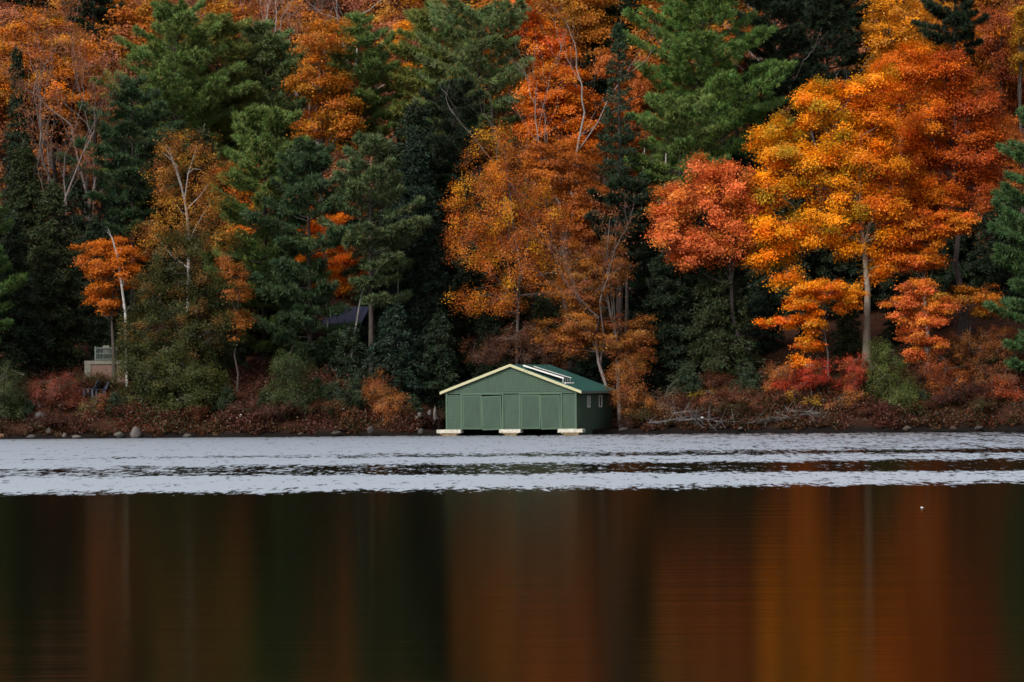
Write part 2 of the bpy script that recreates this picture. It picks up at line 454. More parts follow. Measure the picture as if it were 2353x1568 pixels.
for s in (-1, 1):     # cream bargeboards, butted at the apex
    bb = Poly()
    bb.hull8([(0.001 * s, -0.2, APEX - .14), ((EAVE + .03) * s, -0.2, APEX - .14 - SLOPE * (EAVE + .03)), (0.001 * s, -0.164, APEX - .14), ((EAVE + .03) * s, -0.164, APEX - .14 - SLOPE * (EAVE + .03)),
              (0.001 * s, -0.2, APEX + .03), ((EAVE + .03) * s, -0.2, APEX + .03 - SLOPE * (EAVE + .03)), (0.001 * s, -0.164, APEX + .03), ((EAVE + .03) * s, -0.164, APEX + .03 - SLOPE * (EAVE + .03))])
    link('bargeboard', bb.mesh('bargeboard', 0.008), M_CREAM, boat)
    eb = Poly(); ze = APEX - SLOPE * EAVE
    eb.box(*sorted((EAVE * s + .004 * s, EAVE * s + .03 * s)), -0.15, BD + .2, ze - .15, ze - .012)
    link('eave_board', eb.mesh('eave_board'), M_EAVE, boat)
st = Poly()
for k in (0.93, 1.1):
    st.hull8([(k - .1, -0.207, APEX - .16 - SLOPE * k), (k - .07, -0.207, APEX - .16 - SLOPE * k), (k - .1, -0.201, APEX - .16 - SLOPE * k), (k - .07, -0.201, APEX - .16 - SLOPE * k),
              (k + .04, -0.207, APEX + .035 - SLOPE * k), (k + .07, -0.207, APEX + .03 - SLOPE * k), (k + .04, -0.201, APEX + .035 - SLOPE * k), (k + .07, -0.201, APEX + .03 - SLOPE * k)])
link('strap', st.mesh('strap'), M_TRIMG, boat)
for s in (-1, 1):
    ct = Poly(); ct.box(*sorted((BW * s - .09 * s, BW * s + .012 * s)), -0.06, 0.02, SILL - .02, roof_under(BW) - .03); link('corner_board', ct.mesh('corner_board', .004), M_TRIMG, boat)
for a, b_ in openings:
    fr = Poly()
    fr.box(a - .1, a + .005, -0.075, -0.02, SILL - .03, DTOP); fr.box(b_ - .005, b_ + .1, -0.075, -0.02, SILL - .03, DTOP)
    fr.box(a - .1, b_ + .1, -0.078, -0.02, DTOP + .002, DTOP + .09)
    link('door_frame', fr.mesh('door_frame', .003), M_TRIMG, boat)


def clip_band(poly, nx_, nz_, lo, hi):
    def half(P, c, sgn):
        out = []
        for i in range(len(P)):
            p1, p2 = P[i], P[(i + 1) % len(P)]
            d1 = sgn * (p1[0] * nx_ + p1[1] * nz_ - c); d2 = sgn * (p2[0] * nx_ + p2[1] * nz_ - c)
            if d1 >= 0: out.append(p1)
            if (d1 > 0 > d2) or (d1 < 0 < d2):
                t = d1 / (d1 - d2); out.append((p1[0] + t * (p2[0] - p1[0]), p1[1] + t * (p2[1] - p1[1])))
        return out
    return half(half(poly, lo, 1), hi, -1) if half(poly, lo, 1) else []


slant = [1, -1, 1, 1]
tilt = [0.0, -0.022, 0.0, -0.018]
zdrop = [0.0, -0.05, 0.0, -0.03]
for i, (a, b_) in enumerate(doors):
    a += .012; b_ -= .012
    d0, d1 = SILL + .01, DTOP - .03
    cxm = (a + b_) / 2
    bd = Poly(); st_ = Poly()
    ang = math.radians(62) * slant[i]
    tx, tz = math.cos(ang), math.sin(ang); nx_, nz_ = -tz, tx
    x0, x1, z0, z1 = a - cxm + .08, b_ - cxm - .08, .08, d1 - d0 - .08
    R = [(x0, z0), (x1, z0), (x1, z1), (x0, z1)]
    cs = [q[0] * nx_ + q[1] * nz_ for q in R]; c = min(cs)
    rr = random.Random(i)
    while c < max(cs):
        q = clip_band(R, nx_, nz_, c, c + .1)
        if len(q) > 2: bd.prism(q, -0.04 - rr.uniform(0, .004), -0.03)
        c += 0.107
    st_.box(a - cxm, a - cxm + .078, -0.048, 0.0, 0, d1 - d0); st_.box(b_ - cxm - .078, b_ - cxm, -0.048, 0.0, 0, d1 - d0)
    st_.box(a - cxm + .08, b_ - cxm - .08, -0.045, 0.0, 0.0, .078); st_.box(a - cxm + .08, b_ - cxm - .08, -0.045, 0.0, d1 - d0 - .078, d1 - d0)
    st_.box(a - cxm + .08, b_ - cxm - .08, -0.031, 0.02, .08, d1 - d0 - .08)
    dm = link('door', st_.mesh('door', .003), M_TRIMG, boat)
    dm.location = (cxm, 0.0, d0 + zdrop[i]); dm.rotation_euler = (0, tilt[i] * 1.3, 0)
    o = link('diagonal_boards', bd.mesh('diagonal_boards'), M_DOOR, dm)
for k, (a, b_) in enumerate(wins):
    wf = Poly(); xo, xi = BW + .02, BW - .03
    wf.box(xi, xo, a, a + .09, WZ0, WZ1); wf.box(xi, xo, b_ - .09, b_, WZ0, WZ1); wf.box(xi, xo, a + .09, b_ - .09, WZ0, WZ0 + .06); wf.box(xi, xo, a + .09, b_ - .09, WZ1 - .06, WZ1)
    if k == 0: wf.box(xi, xo - .005, (a + b_) / 2 - .02, (a + b_) / 2 + .02, WZ0 + .06, WZ1 - .06)
    win = link('window', wf.mesh('window'), M_WHITE, boat)
    pn = Poly(); pn.box(BW - .028, BW - .018, a + .08, b_ - .08, WZ0 + .05, WZ1 - .05); link('pane', pn.mesh('pane'), M_GLASS, win)
    if k == 0:
        bl = Poly(); bl.box(BW - .06, BW - .05, a + .05, b_ - .05, WZ0 + .04, WZ1 - .04); link('blind', bl.mesh('blind'), M_WHITE, win)
for (a, b_, sd0) in ((-4.62, -3.09, 0), (-0.68, 0.67, 1), (2.99, 4.54, 2)):
    sl = Poly(); sl.box(a, b_, -0.36, 0.35, 0.15, SILL - .012)
    me = sl.mesh('concrete_sill', .012)
    bm = bmesh.new(); bm.from_mesh(me); bmesh.ops.subdivide_edges(bm, edges=[e for e in bm.edges if e.calc_length() > .5], cuts=14)
    rr = random.Random(sd0)
    for v in bm.verts: v.co += Vector((0, rr.uniform(-.012, .012), rr.uniform(-.012, .012)))
    bm.to_mesh(me); bm.free()
    link('concrete_sill', me, M_CONC, boat)
    cb = Poly(); cb.box(a + .35, b_ - .3, -0.31, 0.3, -0.6, 0.07); cb.box(a + .2, b_ - .2, -0.33, -0.2, 0.075, .148); cb.box(a + .2, b_ - .2, 0.1, 0.25, 0.075, .148)
    link('timber_crib', cb.mesh('timber_crib', .01), M_TIMBER, boat)

# the flat panel racked on the roof
Rz = Matrix.Rotation(math.radians(-15), 4, 'Z'); Bm = Matrix.Translation((bx[0], -2.0, 0)) @ Rz


def roofpt(x, y, hh): return Vector((x, y, APEX - SLOPE * x + hh))


sp = empty('roof_panel', Bm @ roofpt(1.8, 1.7, 0), 'dark flat panel with white side rails propped on the green boathouse roof', 'panel', rz=math.radians(-15))
inv = (Matrix.Translation(Bm @ roofpt(1.8, 1.7, 0)) @ Rz).inverted() @ Bm


def slab(y0, y1, xa, xb, ha, hb, th):
    q = Poly()
    P = [roofpt(xa, y0, ha), roofpt(xb, y0, hb), roofpt(xa, y1, ha), roofpt(xb, y1, hb)]
    q.hull8([inv @ a for a in P] + [inv @ (a + Vector((0, 0, th))) for a in P])
    return q


link('panel_sheet', slab(.86, 2.62, .6, 3.05, .11, .26, .03).mesh('panel_sheet'), M_PANEL, sp)
link('rail', slab(.76, .85, .56, 3.12, .1, .25, .09).mesh('rail', .004), M_WHITE, sp)
link('rail', slab(2.63, 2.68, .75, 3.1, .13, .27, .05).mesh('rail', .004), M_WHITE, sp)
link('rail', slab(1.72, 1.76, .6, 3.05, .145, .295, .02).mesh('rail'), M_PANEL, sp)
for k in (.82, 1.42, 2.0, 2.6):
    q = Poly(); a = inv @ roofpt(3.2, k, 0.012); q.box(a.x - .09, a.x + .09, a.y - .05, a.y + .05, a.z + .0, a.z + .055)
    a = inv @ roofpt(3.05, k, 0.012); q.box(a.x - .02, a.x + .02, a.y - .02, a.y + .02, a.z, a.z + .24)
    link('leg', q.mesh('leg', .005), M_WHITE, sp)

# ------------------------------------------------------------------ tree builders
UP = np.array((0, 0, 1.0))


def unit(v): return v / (np.linalg.norm(v, axis=-1, keepdims=True) + 1e-9)


def rvec(n, r=None):
    return unit((r or rng).normal(size=(n, 3)))


def leaves_of(centers, outward, cr, nl, leaf_, pal, pw, flat=0.45, droop=0.25, jitter=0.12, drift=None):
    """clumps of leaves round the given centres -> arrays for leaf_mesh"""
    n = len(centers); leaf = leaf_ * 0.56; nl = int(nl * 2.7)
    idx = np.repeat(np.arange(n), nl)
    N = len(idx)
    off = rng.normal(size=(N, 3)) * np.array((0.55, 0.55, flat * 0.55))
    off *= (cr[idx] if np.ndim(cr) else cr)[..., None] if np.ndim(cr) else cr
    rad2 = (off[:, 0] ** 2 + off[:, 1] ** 2)
    off[:, 2] -= droop * rad2
    pos = centers[idx] + off
    nd = unit(outward[idx] * 0.45 + UP * 0.55 + rng.normal(size=(N, 3)) * 0.29)
    ld = unit(np.cross(nd, rng.normal(size=(N, 3))))
    pal = np.asarray(pal, float)
    ci = rng.choice(len(pal), size=n, p=np.asarray(pw) / np.sum(pw))
    if drift is not None:      # second half of the palette takes over along x
        h_ = len(pal) // 2; ci = rng.integers(h_, size=n) + h_ * (rng.random(n) < smooth(drift[0], drift[1], centers[:, 0]))
    cl = ci[idx].copy()
    sw = (rng.random(N) < 0.12) & (drift is None)
    cl[sw] = rng.choice(len(pal), size=sw.sum(), p=np.asarray(pw) / np.sum(pw))
    col = pal[cl] * np.exp(rng.normal(size=(N, 1)) * jitter) * np.exp(rng.normal(size=(n, 1)) * 0.16)[idx]
    sz = leaf * np.exp(rng.normal(size=N) * 0.22)
    return pos, ld, nd, sz, col


def broadleaf(name, label, cat, group, u, Y, blobs, pal, pw=None, dens=1.0, leaf=0.2, cr=0.55, nl=70, bark=(0.075, 0.062, 0.055), tr=None, trunk_uv=None,
              barkmat=None, nlimb=9, flat=0.45, inner=0.5, deep=1.0, twigs=True, drift=None):
    """crown = union of ellipsoids, filled by leaf clumps carried on limbs of one tapered trunk"""
    pw = pw or [1] * len(pal)
    base = np.array((ground_x(u, Y), Y, 0.0)); base[2] = gz(base[0], Y) - 0.1
    px = (Y + DCAM) / F
    cs, out, pidx = [], [], []
    for bl in blobs:
        bu, bv, ru, rv = bl[:4]; dy = bl[4] if len(bl) > 4 else 0.0
        c = at(bu, bv, Y + dy); a, cc = ru * px, rv * px; b_ = min(max(a, cc), 2.6) * deep
        n = max(4, int(dens * 3.0 * a * cc * math.pi / (cr * cr) * 0.62))
        d = rvec(n); rho = inner + (1.03 - inner) * rng.random(n) ** 0.6
        rho *= 1 + 0.17 * rng.normal(size=n)
        cs.append(c + d * rho[:, None] * np.array((a, b_, cc))); out.append(unit(d / np.array((a, b_, cc))))
    cs = np.concatenate(cs); out = np.concatenate(out)
    keep = cs[:, 2] > ground(cs[:, 0], cs[:, 1]) + 0.25
    cs, out = cs[keep], out[keep]
    root = empty(name, base, label, cat, group)
    H = cs[:, 2].max() - base[2]
    tr = tr or (0.04 + 0.011 * H)
    # trunk
    mid = cs.mean(0)
    tip = np.array((mid[0] * 0.7 + base[0] * 0.3, Y, base[2] + H * 0.86))
    if trunk_uv:
        path = np.array([base] + [at(a, b_, Y) for a, b_ in trunk_uv])
    else:
        t = np.linspace(0, 1, 7)[:, None]
        path = base + (tip - base) * t; path[:, 0] += (tip[0] - base[0]) * (t[:, 0] ** 1.6 - t[:, 0])
        path[1:-1, :2] += rng.normal(size=(5, 2)) * 0.012 * H
    T = Tubes(7)
    K = len(path); rad = tr * (1 - 0.88 * np.linspace(0, 1, K)); rad[0] *= 1.35
    T.add(path - base, rad, 9)
    nodes, nrad = [], []
    fine = np.concatenate([path[i] + (path[i + 1] - path[i]) * np.linspace(0, 1, 6)[:, None] for i in range(K - 1)])
    frad = np.interp(np.linspace(0, K - 1, len(fine)), np.arange(K), rad)
    low = cs[:, 2].min()
    ok = fine[:, 2] > low - 0.1 * H
    nodes.append(fine[ok]); nrad.append(frad[ok])
    # limbs towards far clumps
    for k in range(nlimb):
        tgt = cs[rng.integers(len(cs))]
        hgt = min(max(tgt[2] - rng.uniform(0.15, 0.4) * H, base[2] + 0.42 * H), tip[2])
        j = np.argmin(np.abs(fine[:, 2] - hgt)); s0 = fine[j]; r0 = frad[j] * 0.55
        t = np.linspace(0, 1, 6)[:, None]
        pth = s0 + (tgt - s0) * t; pth[:, 2] += (0.1 * np.linalg.norm(tgt - s0)) * np.sin(np.pi * t[:, 0]) * rng.uniform(-.4, 1)
        pth[1:-1] += rng.normal(size=(4, 3)) * 0.1
        rr = r0 * (1 - 0.85 * t[:, 0]); T.add(pth - base, rr, 6)
        nodes.append(pth[1:]); nrad.append(rr[1:])
    nodes = np.concatenate(nodes); nrad = np.concatenate(nrad)
    if twigs:
        sel = rng.permutation(len(cs))[:min(len(cs), 160)]
        for i in sel:
            dd = np.linalg.norm(nodes - cs[i], axis=1) + np.maximum(0, nodes[:, 2] - cs[i, 2]) * 0.8
            j = int(np.argmin(dd)); s0 = nodes[j]; t = np.linspace(0, 1, 4)[:, None]
            pth = s0 + (cs[i] - s0) * t; pth[1:-1] += rng.normal(size=(2, 3)) * 0.06
            T.add(pth - base, max(min(nrad[j] * 0.6, .05), .012) * (1 - 0.75 * t[:, 0]), 4)
    link('trunk', T.mesh('trunk'), barkmat or M_BARK, root, bark)
    pos, ld, nd, sz, col = leaves_of(cs, out, cr, nl, leaf, pal, pw, flat, drift=drift and [ground_x(q, Y) for q in drift])
    link('crown', leaf_mesh('crown', pos - base, ld, nd, sz, sz * 0.8, col), M_LEAF, root)
    return root


def conifer(name, label, group, u, vtop, Y, hw, vbot, col, style='pine', seed=0, nq=1.0, bark=(0.06, 0.05, 0.045), gaps=(), lean=0.0, cat=None, needle=None, tier=1.0):
    """straight trunk, whorls of boughs, sprays of needles; style pine (plumed, tiered), spruce (narrow, sparse), hemlock (dense, drooping)"""
    r = np.random.default_rng(1000 + seed)
    base = np.array((ground_x(u, Y), Y, 0.0)); base[2] = gz(base[0], Y) - 0.1
    px = (Y + DCAM) / F
    top = at(u, vtop, Y); H = top[2] - base[2]; R = hw * px * (1.22 if style == 'pine' else 1.08)
    zb = max(at(u, vbot, Y)[2] - base[2], 0.3)
    root = empty(name, base, label, cat or 'tree', group)
    T = Tubes(6)
    zt = np.linspace(0, H, 9); wob = np.cumsum(r.normal(size=(9, 2)) * 0.03, axis=0); wob[:, 0] += lean * zt
    tr = 0.05 + 0.0105 * H
    T.add(np.column_stack([wob, zt]), tr * (1 - 0.93 * zt / H) * np.where(zt == 0, 1.25, 1), 9)
    tx = lambda z: np.array((np.interp(z, zt, wob[:, 0]), np.interp(z, zt, wob[:, 1]), z))
    P, D, Lw = [], [], []
    z = zb; phase = 0
    step = {'pine': 0.62, 'spruce': 0.55, 'hemlock': 0.34}[style]
    while z < H - 0.1:
        t = (z - zb) / (H - zb)
        if style == 'pine':
            prof = (0.62 + 0.38 * math.sin(min(t * 2.2, 1) * math.pi / 2)) * (1 - t ** 3.0) ** 0.75 + 0.05
            nb = r.integers(4, 7); prof *= r.choice([1.0, 0.8, 0.55, 1.15], p=[.45, .27, .13, .15])
        elif style == 'spruce':
            prof = (1 - t) ** 0.85 + 0.05; nb = r.integers(4, 6); prof *= r.uniform(.7, 1.1)
        else:
            prof = (1 - t) ** 0.7 * (0.8 + 0.2 * min(t * 4, 1)) + 0.05; nb = r.integers(4, 7); prof *= r.uniform(.75, 1.1)
        phase += 0.7 + r.uniform(-.3, .3)
        for k in range(nb):
            az = phase + k * 2 * math.pi / nb + r.uniform(-.35, .35)
            Lb = R * prof * r.uniform(0.65, 1.12)
            if Lb < 0.12: Lb = 0.12
            z0 = z + r.uniform(-.2, .2)
            if z0 > H - .05: continue
            h2 = np.array((math.cos(az), math.sin(az), 0))
            if style == 'pine': e0, e1 = r.uniform(-.12, .18) + .35 * t, r.uniform(.1, .3)
            elif style == 'spruce': e0, e1 = r.uniform(-.3, .0) + .5 * t, r.uniform(.05, .25)
            else: e0, e1 = r.uniform(-.2, .12) + .35 * t, r.uniform(-.5, -.25)
            s = np.linspace(0, 1, 6)
            pth = tx(z0) + h2 * (Lb * s)[:, None]
            pth[:, 2] += Lb * (e0 * s + e1 * s * s)
            pth[1:, :2] += r.normal(size=(5, 2)) * 0.04 * Lb ** .5
            skip = False
            for (ua, va, ub, vb) in gaps:
                q0, q1 = at(ua, va, Y), at(ub, vb, Y)
                m_ = pth[3] + base
                if q0[0] < m_[0] < q1[0] and q1[2] < m_[2] < q0[2]: skip = True
            br = (0.012 + 0.012 * Lb)
            if skip: continue
            T.add(pth, br * (1 - 0.8 * s), 4)
            # sprays along the bough
            if style == 'pine':
                nt_ = max(5, int(15 * Lb * nq)); sm = 0.2
            elif style == 'spruce':
                nt_ = max(4, int(10 * Lb * nq)); sm = 0.15
            else:
                nt_ = max(4, int(17 * Lb * nq)); sm = 0.1
            ss = sm + (1.0 - sm) * r.random(nt_) ** 0.75; ss[:2] = 1.0
            cpt = np.stack([np.interp(ss, s, pth[:, i]) for i in range(3)], -1)
            side = np.array((-h2[1], h2[0], 0))
            lat = (r.random(nt_) - .5) * 2 * (0.42 if style == 'pine' else 0.36) * Lb * np.sqrt(np.clip(1.08 - ss, 0, 1))
            cpt += side * lat[:, None]
            cpt += h2 * (0.3 * np.abs(lat))[:, None]
            if style == 'pine':
                cpt[:, 2] += 0.12 * r.random(nt_) + 0.1 * np.abs(lat)
            elif style == 'hemlock':
                cpt[:, 2] -= 0.25 * np.abs(lat) + 0.12 * r.random(nt_)
            dd = unit(h2 * 0.8 + side * (np.sign(lat) * 0.55)[:, None] + UP * ({'pine': .55, 'spruce': .1, 'hemlock': -.4}[style]) + r.normal(size=(nt_, 3)) * .2)
            P.append(cpt); D.append(dd)
        z += tier * step * (0.75 + 0.5 * r.random()) * (0.6 if t > .85 else 1)
    P = np.concatenate(P); D = np.concatenate(D)
    # the leader
    zl = np.linspace(H - 1.0, H + .05, 8); P = np.concatenate([P, np.array([tx(min(q, H)) for q in zl])]); D = np.concatenate([D, np.tile(UP, (8, 1))])
    if gaps:
        keep = np.ones(len(P), bool)
        for (ua, va, ub, vb_) in gaps:
            q0, q1 = at(ua, va, Y) - base, at(ub, vb_, Y) - base
            w_ = r.normal(size=(len(P), 2)) * .18
            keep &= ~((P[:, 0] + w_[:, 0] > q0[0]) & (P[:, 0] + w_[:, 0] < q1[0]) & (P[:, 2] + w_[:, 1] < q0[2]) & (P[:, 2] + w_[:, 1] > q1[2]))
        P, D = P[keep], D[keep]
    nn = {'pine': 22, 'spruce': 12, 'hemlock': 10}[style]
    ln, wd = needle or {'pine': (0.4, 0.045), 'spruce': (0.3, 0.055), 'hemlock': (0.27, 0.075)}[style]
    idx = np.repeat(np.arange(len(P)), nn); N = len(idx)
    spread = {'pine': .62, 'spruce': .6, 'hemlock': .5}[style]
    ld = unit(D[idx] + r.normal(size=(N, 3)) * spread)
    pos = P[idx] + ld * ln * 0.45 + r.normal(size=(N, 3)) * {'pine': .05, 'spruce': .06, 'hemlock': .1}[style]
    nd = unit(r.normal(size=(N, 3)) * .45 + UP * .75 + D[idx] * .4)
    c0 = np.asarray(col, float)
    fac = np.exp(r.normal(size=(N, 1)) * .12) * np.exp(r.normal(size=(len(P), 1)) * .14)[idx]
    hue = 1 + r.normal(size=(len(P), 3))[idx] * np.array((.12, .05, .1))
    cc = np.clip(c0 * fac * hue, 0.002, 0.9)
    sz = ln * np.exp(r.normal(size=N) * .2)
    link('trunk', T.mesh('trunk'), M_BARK, root, bark)
    link('crown', leaf_mesh('crown', pos, ld, nd, sz, wd, cc), M_NEEDLE, root)
    return root


def bare_tree(name, label, cat, group, u, vtop, Y, spread, path=None, bark=(0.4, 0.37, 0.34), mat=None, depth=4, tr=None, seed=0, leaves=None, nl=0, leaf=.15, fork=0.5):
    """leafless forking limbs; path gives the trunk in photo points, fork where branching starts"""
    r = np.random.default_rng(500 + seed)
    base = np.array((ground_x(u, Y), Y, 0.0)); base[2] = gz(base[0], Y) - .1
    top = at(u, vtop, Y); H = top[2] - base[2]
    root = empty(name, base, label, cat, group)
    T = Tubes(6); tips = []
    tr = tr or (0.03 + .01 * H)

    def grow(p, d, L_, rad, lev):
        n = 5; t = np.linspace(0, 1, n)
        bend = r.normal(size=3) * .14; bend[2] += .12
        pts = p + (d * L_) * t[:, None] + bend * L_ * (t ** 2)[:, None]
        pts[1:-1] += r.normal(size=(n - 2, 3)) * .02 * L_
        T.add(pts, rad * (1 - .45 * t), 7 if lev < 2 else 4)
        tips.append(pts[-1])
        if lev >= depth: return
        nc = r.integers(2, 4) + (1 if lev == 0 else 0)
        for k in range(nc):
            s_ = r.uniform(.45, 1.0) if k else 1.0
            q = pts[0] + (pts[-1] - pts[0]) * s_ if s_ < 1 else pts[-1]
            dd = unit(d + r.normal(size=3) * np.array((spread, spread, spread * .55)) + np.array((0, 0, .12)))
            grow(q, dd, L_ * r.uniform(.55, .8), rad * (.55 if s_ == 1 else .42), lev + 1)
    if path:
        pp = np.array([np.zeros(3)] + [at(a, b_, Y) - base for a, b_ in path]); K = len(pp)
        T.add(pp, tr * (1 - .55 * np.linspace(0, 1, K)), 8)
        start, d0, rem = pp[-1], unit(pp[-1] - pp[-2]), max(H - pp[-1][2], .8)
        grow(start, d0, rem * .45, tr * .45, 0)
        for k in range(1, K - 1):
            if pp[k][2] > fork * H * .6:
                for _ in range(2): grow(pp[k], unit(np.array((r.normal() * .7, r.normal() * .7, .6))), rem * .5, tr * .3, 1)
    else:
        grow(np.zeros(3), unit(np.array((r.normal() * .06, 0, 1))), H * fork, tr, 0)
    link('trunk', T.mesh('trunk'), mat or M_BARK, root, None if mat else bark)
    if leaves and nl:
        tp = np.array(tips); tp = tp[tp[:, 2] > .3 * H]
        cs = tp[r.integers(len(tp), size=nl)] + r.normal(size=(nl, 3)) * .25
        pos, ld, nd, sz, col = leaves_of(cs, rvec(nl), .35, 5, leaf, leaves, [1] * len(leaves))
        link('crown', leaf_mesh('crown', pos, ld, nd, sz, sz * .8, col), M_LEAF, root)
    return root


# palettes (base colours)
ORANGE = [(0.66, 0.18, 0.006), (0.7, 0.24, 0.008), (0.6, 0.12, 0.006)]
YELLOW = [(0.7, 0.3, 0.008), (0.55, 0.26, 0.01), (0.68, 0.2, 0.007), (0.3, 0.22, 0.015)]
CORAL = [(0.6, 0.15, 0.04), (0.54, 0.12, 0.03), (0.6, 0.19, 0.03)]
RED = [(0.52, 0.095, 0.009), (0.42, 0.065, 0.009), (0.58, 0.14, 0.009)]
DULL = [(0.42, 0.13, 0.01), (0.34, 0.095, 0.012), (0.38, 0.17, 0.015)]
BROWN = [(0.25, 0.085, 0.022), (0.2, 0.058, 0.02), (0.28, 0.12, 0.025)]
RUST = [(0.34, 0.09, 0.016), (0.4, 0.125, 0.014), (0.52, 0.25, 0.014), (0.25, 0.065, 0.018), (0.36, 0.08, 0.018)]
OLIVE = [(0.046, 0.056, 0.016), (0.034, 0.046, 0.017), (0.062, 0.06, 0.016)]
CRIM = [(0.4, 0.028, 0.016), (0.46, 0.05, 0.016), (0.28, 0.045, 0.016)]
PINK = [(0.3, 0.115, 0.065), (0.25, 0.085, 0.05), (0.34, 0.115, 0.045)]
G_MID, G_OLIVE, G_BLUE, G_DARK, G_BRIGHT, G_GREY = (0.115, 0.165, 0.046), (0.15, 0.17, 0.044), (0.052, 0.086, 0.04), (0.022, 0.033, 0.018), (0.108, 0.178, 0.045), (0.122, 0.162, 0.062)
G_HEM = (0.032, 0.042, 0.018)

gp = 'white pines on the wooded shore'
gh = 'dark hemlocks along the shore'
gs = 'spruces on the hillside'
gm = 'maples in autumn leaf'
GAPS = ((744, 570, 832, 650), (700, 500, 730, 560), (782, 668, 848, 752), (826, 480, 850, 520))
PINES = [
    (405, 26, 34, 140, 500, G_MID, 'tallest broad pine rising behind the white-limbed birch'),
    (505, 45, 39, 110, 440, G_OLIVE, 'olive pine just right of the tall broad pine at upper left'),
    (612, 60, 42, 100, 420, G_GREY, 'pale green pine left of the dull orange maple, high on the slope'),
    (310, 190, 24, 120, 540, G_BLUE, 'blue-green pine with long drooping boughs beside the bare grey-brown tree'),
    (610, 262, 15, 128, 800, G_MID, 'dark pine with bright bough tips, halfway between birch and cottage'),
    (715, 335, 12, 112, 840, G_BLUE, 'blue-green pine standing just left of the dark cottage roof'),
    (852, 318, 10, 100, 700, (0.085, 0.115, 0.05), 'grey-green pine on a bare dark trunk, right beside the cottage roof'),
    (832, 40, 38, 88, 350, G_MID, 'narrow pine right of the dull orange maple near the top'),
    (1000, 10, 38, 100, 430, G_OLIVE, 'olive pine with a rounded top, above and left of the boathouse'),
    (1105, 28, 33, 136, 350, G_GREY, 'grey-green pine with sweeping boughs left of the vivid orange maple'),
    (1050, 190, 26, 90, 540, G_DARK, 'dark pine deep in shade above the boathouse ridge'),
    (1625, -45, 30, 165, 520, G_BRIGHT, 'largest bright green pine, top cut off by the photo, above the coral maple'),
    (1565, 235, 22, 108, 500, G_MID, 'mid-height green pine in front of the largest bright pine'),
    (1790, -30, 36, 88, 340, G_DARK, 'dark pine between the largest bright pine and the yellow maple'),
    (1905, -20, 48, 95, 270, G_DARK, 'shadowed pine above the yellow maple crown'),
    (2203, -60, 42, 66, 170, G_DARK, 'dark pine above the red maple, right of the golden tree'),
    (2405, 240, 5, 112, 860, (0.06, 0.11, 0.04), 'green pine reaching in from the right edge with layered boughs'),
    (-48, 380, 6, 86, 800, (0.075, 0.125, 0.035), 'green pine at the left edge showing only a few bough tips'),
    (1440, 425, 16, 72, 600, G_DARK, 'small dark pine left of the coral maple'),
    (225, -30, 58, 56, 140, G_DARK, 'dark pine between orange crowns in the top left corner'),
]
for i, (u, vt, Y, hw, vb, c, lab) in enumerate(PINES):
    gaps = GAPS if i in (4, 5, 6) else ()
    conifer('white_pine', lab, gp, u, vt, Y, hw, vb, c, 'pine', i, nq=1.7 if Y < 25 else 1.35, gaps=gaps, tier=1.7 if Y < 25 else 1.3)
conifer('spruce_tree', 'dark narrow spruce spire at the upper left edge', gs, 43, 112, 38, 34, 520, G_DARK, 'hemlock', 40)
conifer('spruce_tree', 'slender see-through spruce in front of the orange hillside, right of the centre', gs, 1425, 60, 20, 76, 650, (0.03, 0.055, 0.03), 'spruce', 41)
conifer('spruce_tree', 'tiny pointed spruce beside the dull orange maple near the top', gs, 706, 88, 48, 20, 150, G_BLUE, 'hemlock', 42)
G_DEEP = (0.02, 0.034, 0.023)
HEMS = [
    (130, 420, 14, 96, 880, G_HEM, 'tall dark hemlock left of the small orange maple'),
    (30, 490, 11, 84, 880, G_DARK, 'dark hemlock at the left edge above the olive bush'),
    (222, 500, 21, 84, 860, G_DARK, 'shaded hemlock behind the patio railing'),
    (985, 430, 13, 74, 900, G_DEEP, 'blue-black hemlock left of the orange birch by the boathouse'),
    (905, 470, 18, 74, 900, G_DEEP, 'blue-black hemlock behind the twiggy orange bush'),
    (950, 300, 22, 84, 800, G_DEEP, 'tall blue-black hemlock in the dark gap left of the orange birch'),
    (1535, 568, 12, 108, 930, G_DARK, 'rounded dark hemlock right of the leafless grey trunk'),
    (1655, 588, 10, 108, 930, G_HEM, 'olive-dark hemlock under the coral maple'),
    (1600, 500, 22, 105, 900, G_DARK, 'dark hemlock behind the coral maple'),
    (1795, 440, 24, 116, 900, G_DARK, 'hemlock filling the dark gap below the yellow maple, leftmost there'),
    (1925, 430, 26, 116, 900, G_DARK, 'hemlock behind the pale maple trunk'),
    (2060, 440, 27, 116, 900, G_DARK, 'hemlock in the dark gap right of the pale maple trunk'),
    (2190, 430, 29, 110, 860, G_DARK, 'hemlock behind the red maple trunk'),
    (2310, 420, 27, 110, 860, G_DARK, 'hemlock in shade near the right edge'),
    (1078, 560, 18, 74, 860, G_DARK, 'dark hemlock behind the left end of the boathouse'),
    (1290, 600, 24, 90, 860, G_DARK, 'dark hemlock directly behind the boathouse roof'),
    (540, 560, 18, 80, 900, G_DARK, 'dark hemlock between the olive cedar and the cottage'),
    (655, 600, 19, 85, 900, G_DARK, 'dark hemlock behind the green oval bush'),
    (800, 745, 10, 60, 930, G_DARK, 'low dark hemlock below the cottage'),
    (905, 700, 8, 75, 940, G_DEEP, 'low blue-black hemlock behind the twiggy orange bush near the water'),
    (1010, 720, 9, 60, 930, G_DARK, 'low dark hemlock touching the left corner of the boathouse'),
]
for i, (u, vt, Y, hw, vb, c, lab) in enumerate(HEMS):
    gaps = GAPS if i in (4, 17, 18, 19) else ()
    conifer('hemlock_tree', lab, gh, u, vt, Y, hw, vb, c, 'hemlock', 60 + i, nq=0.95, gaps=gaps)

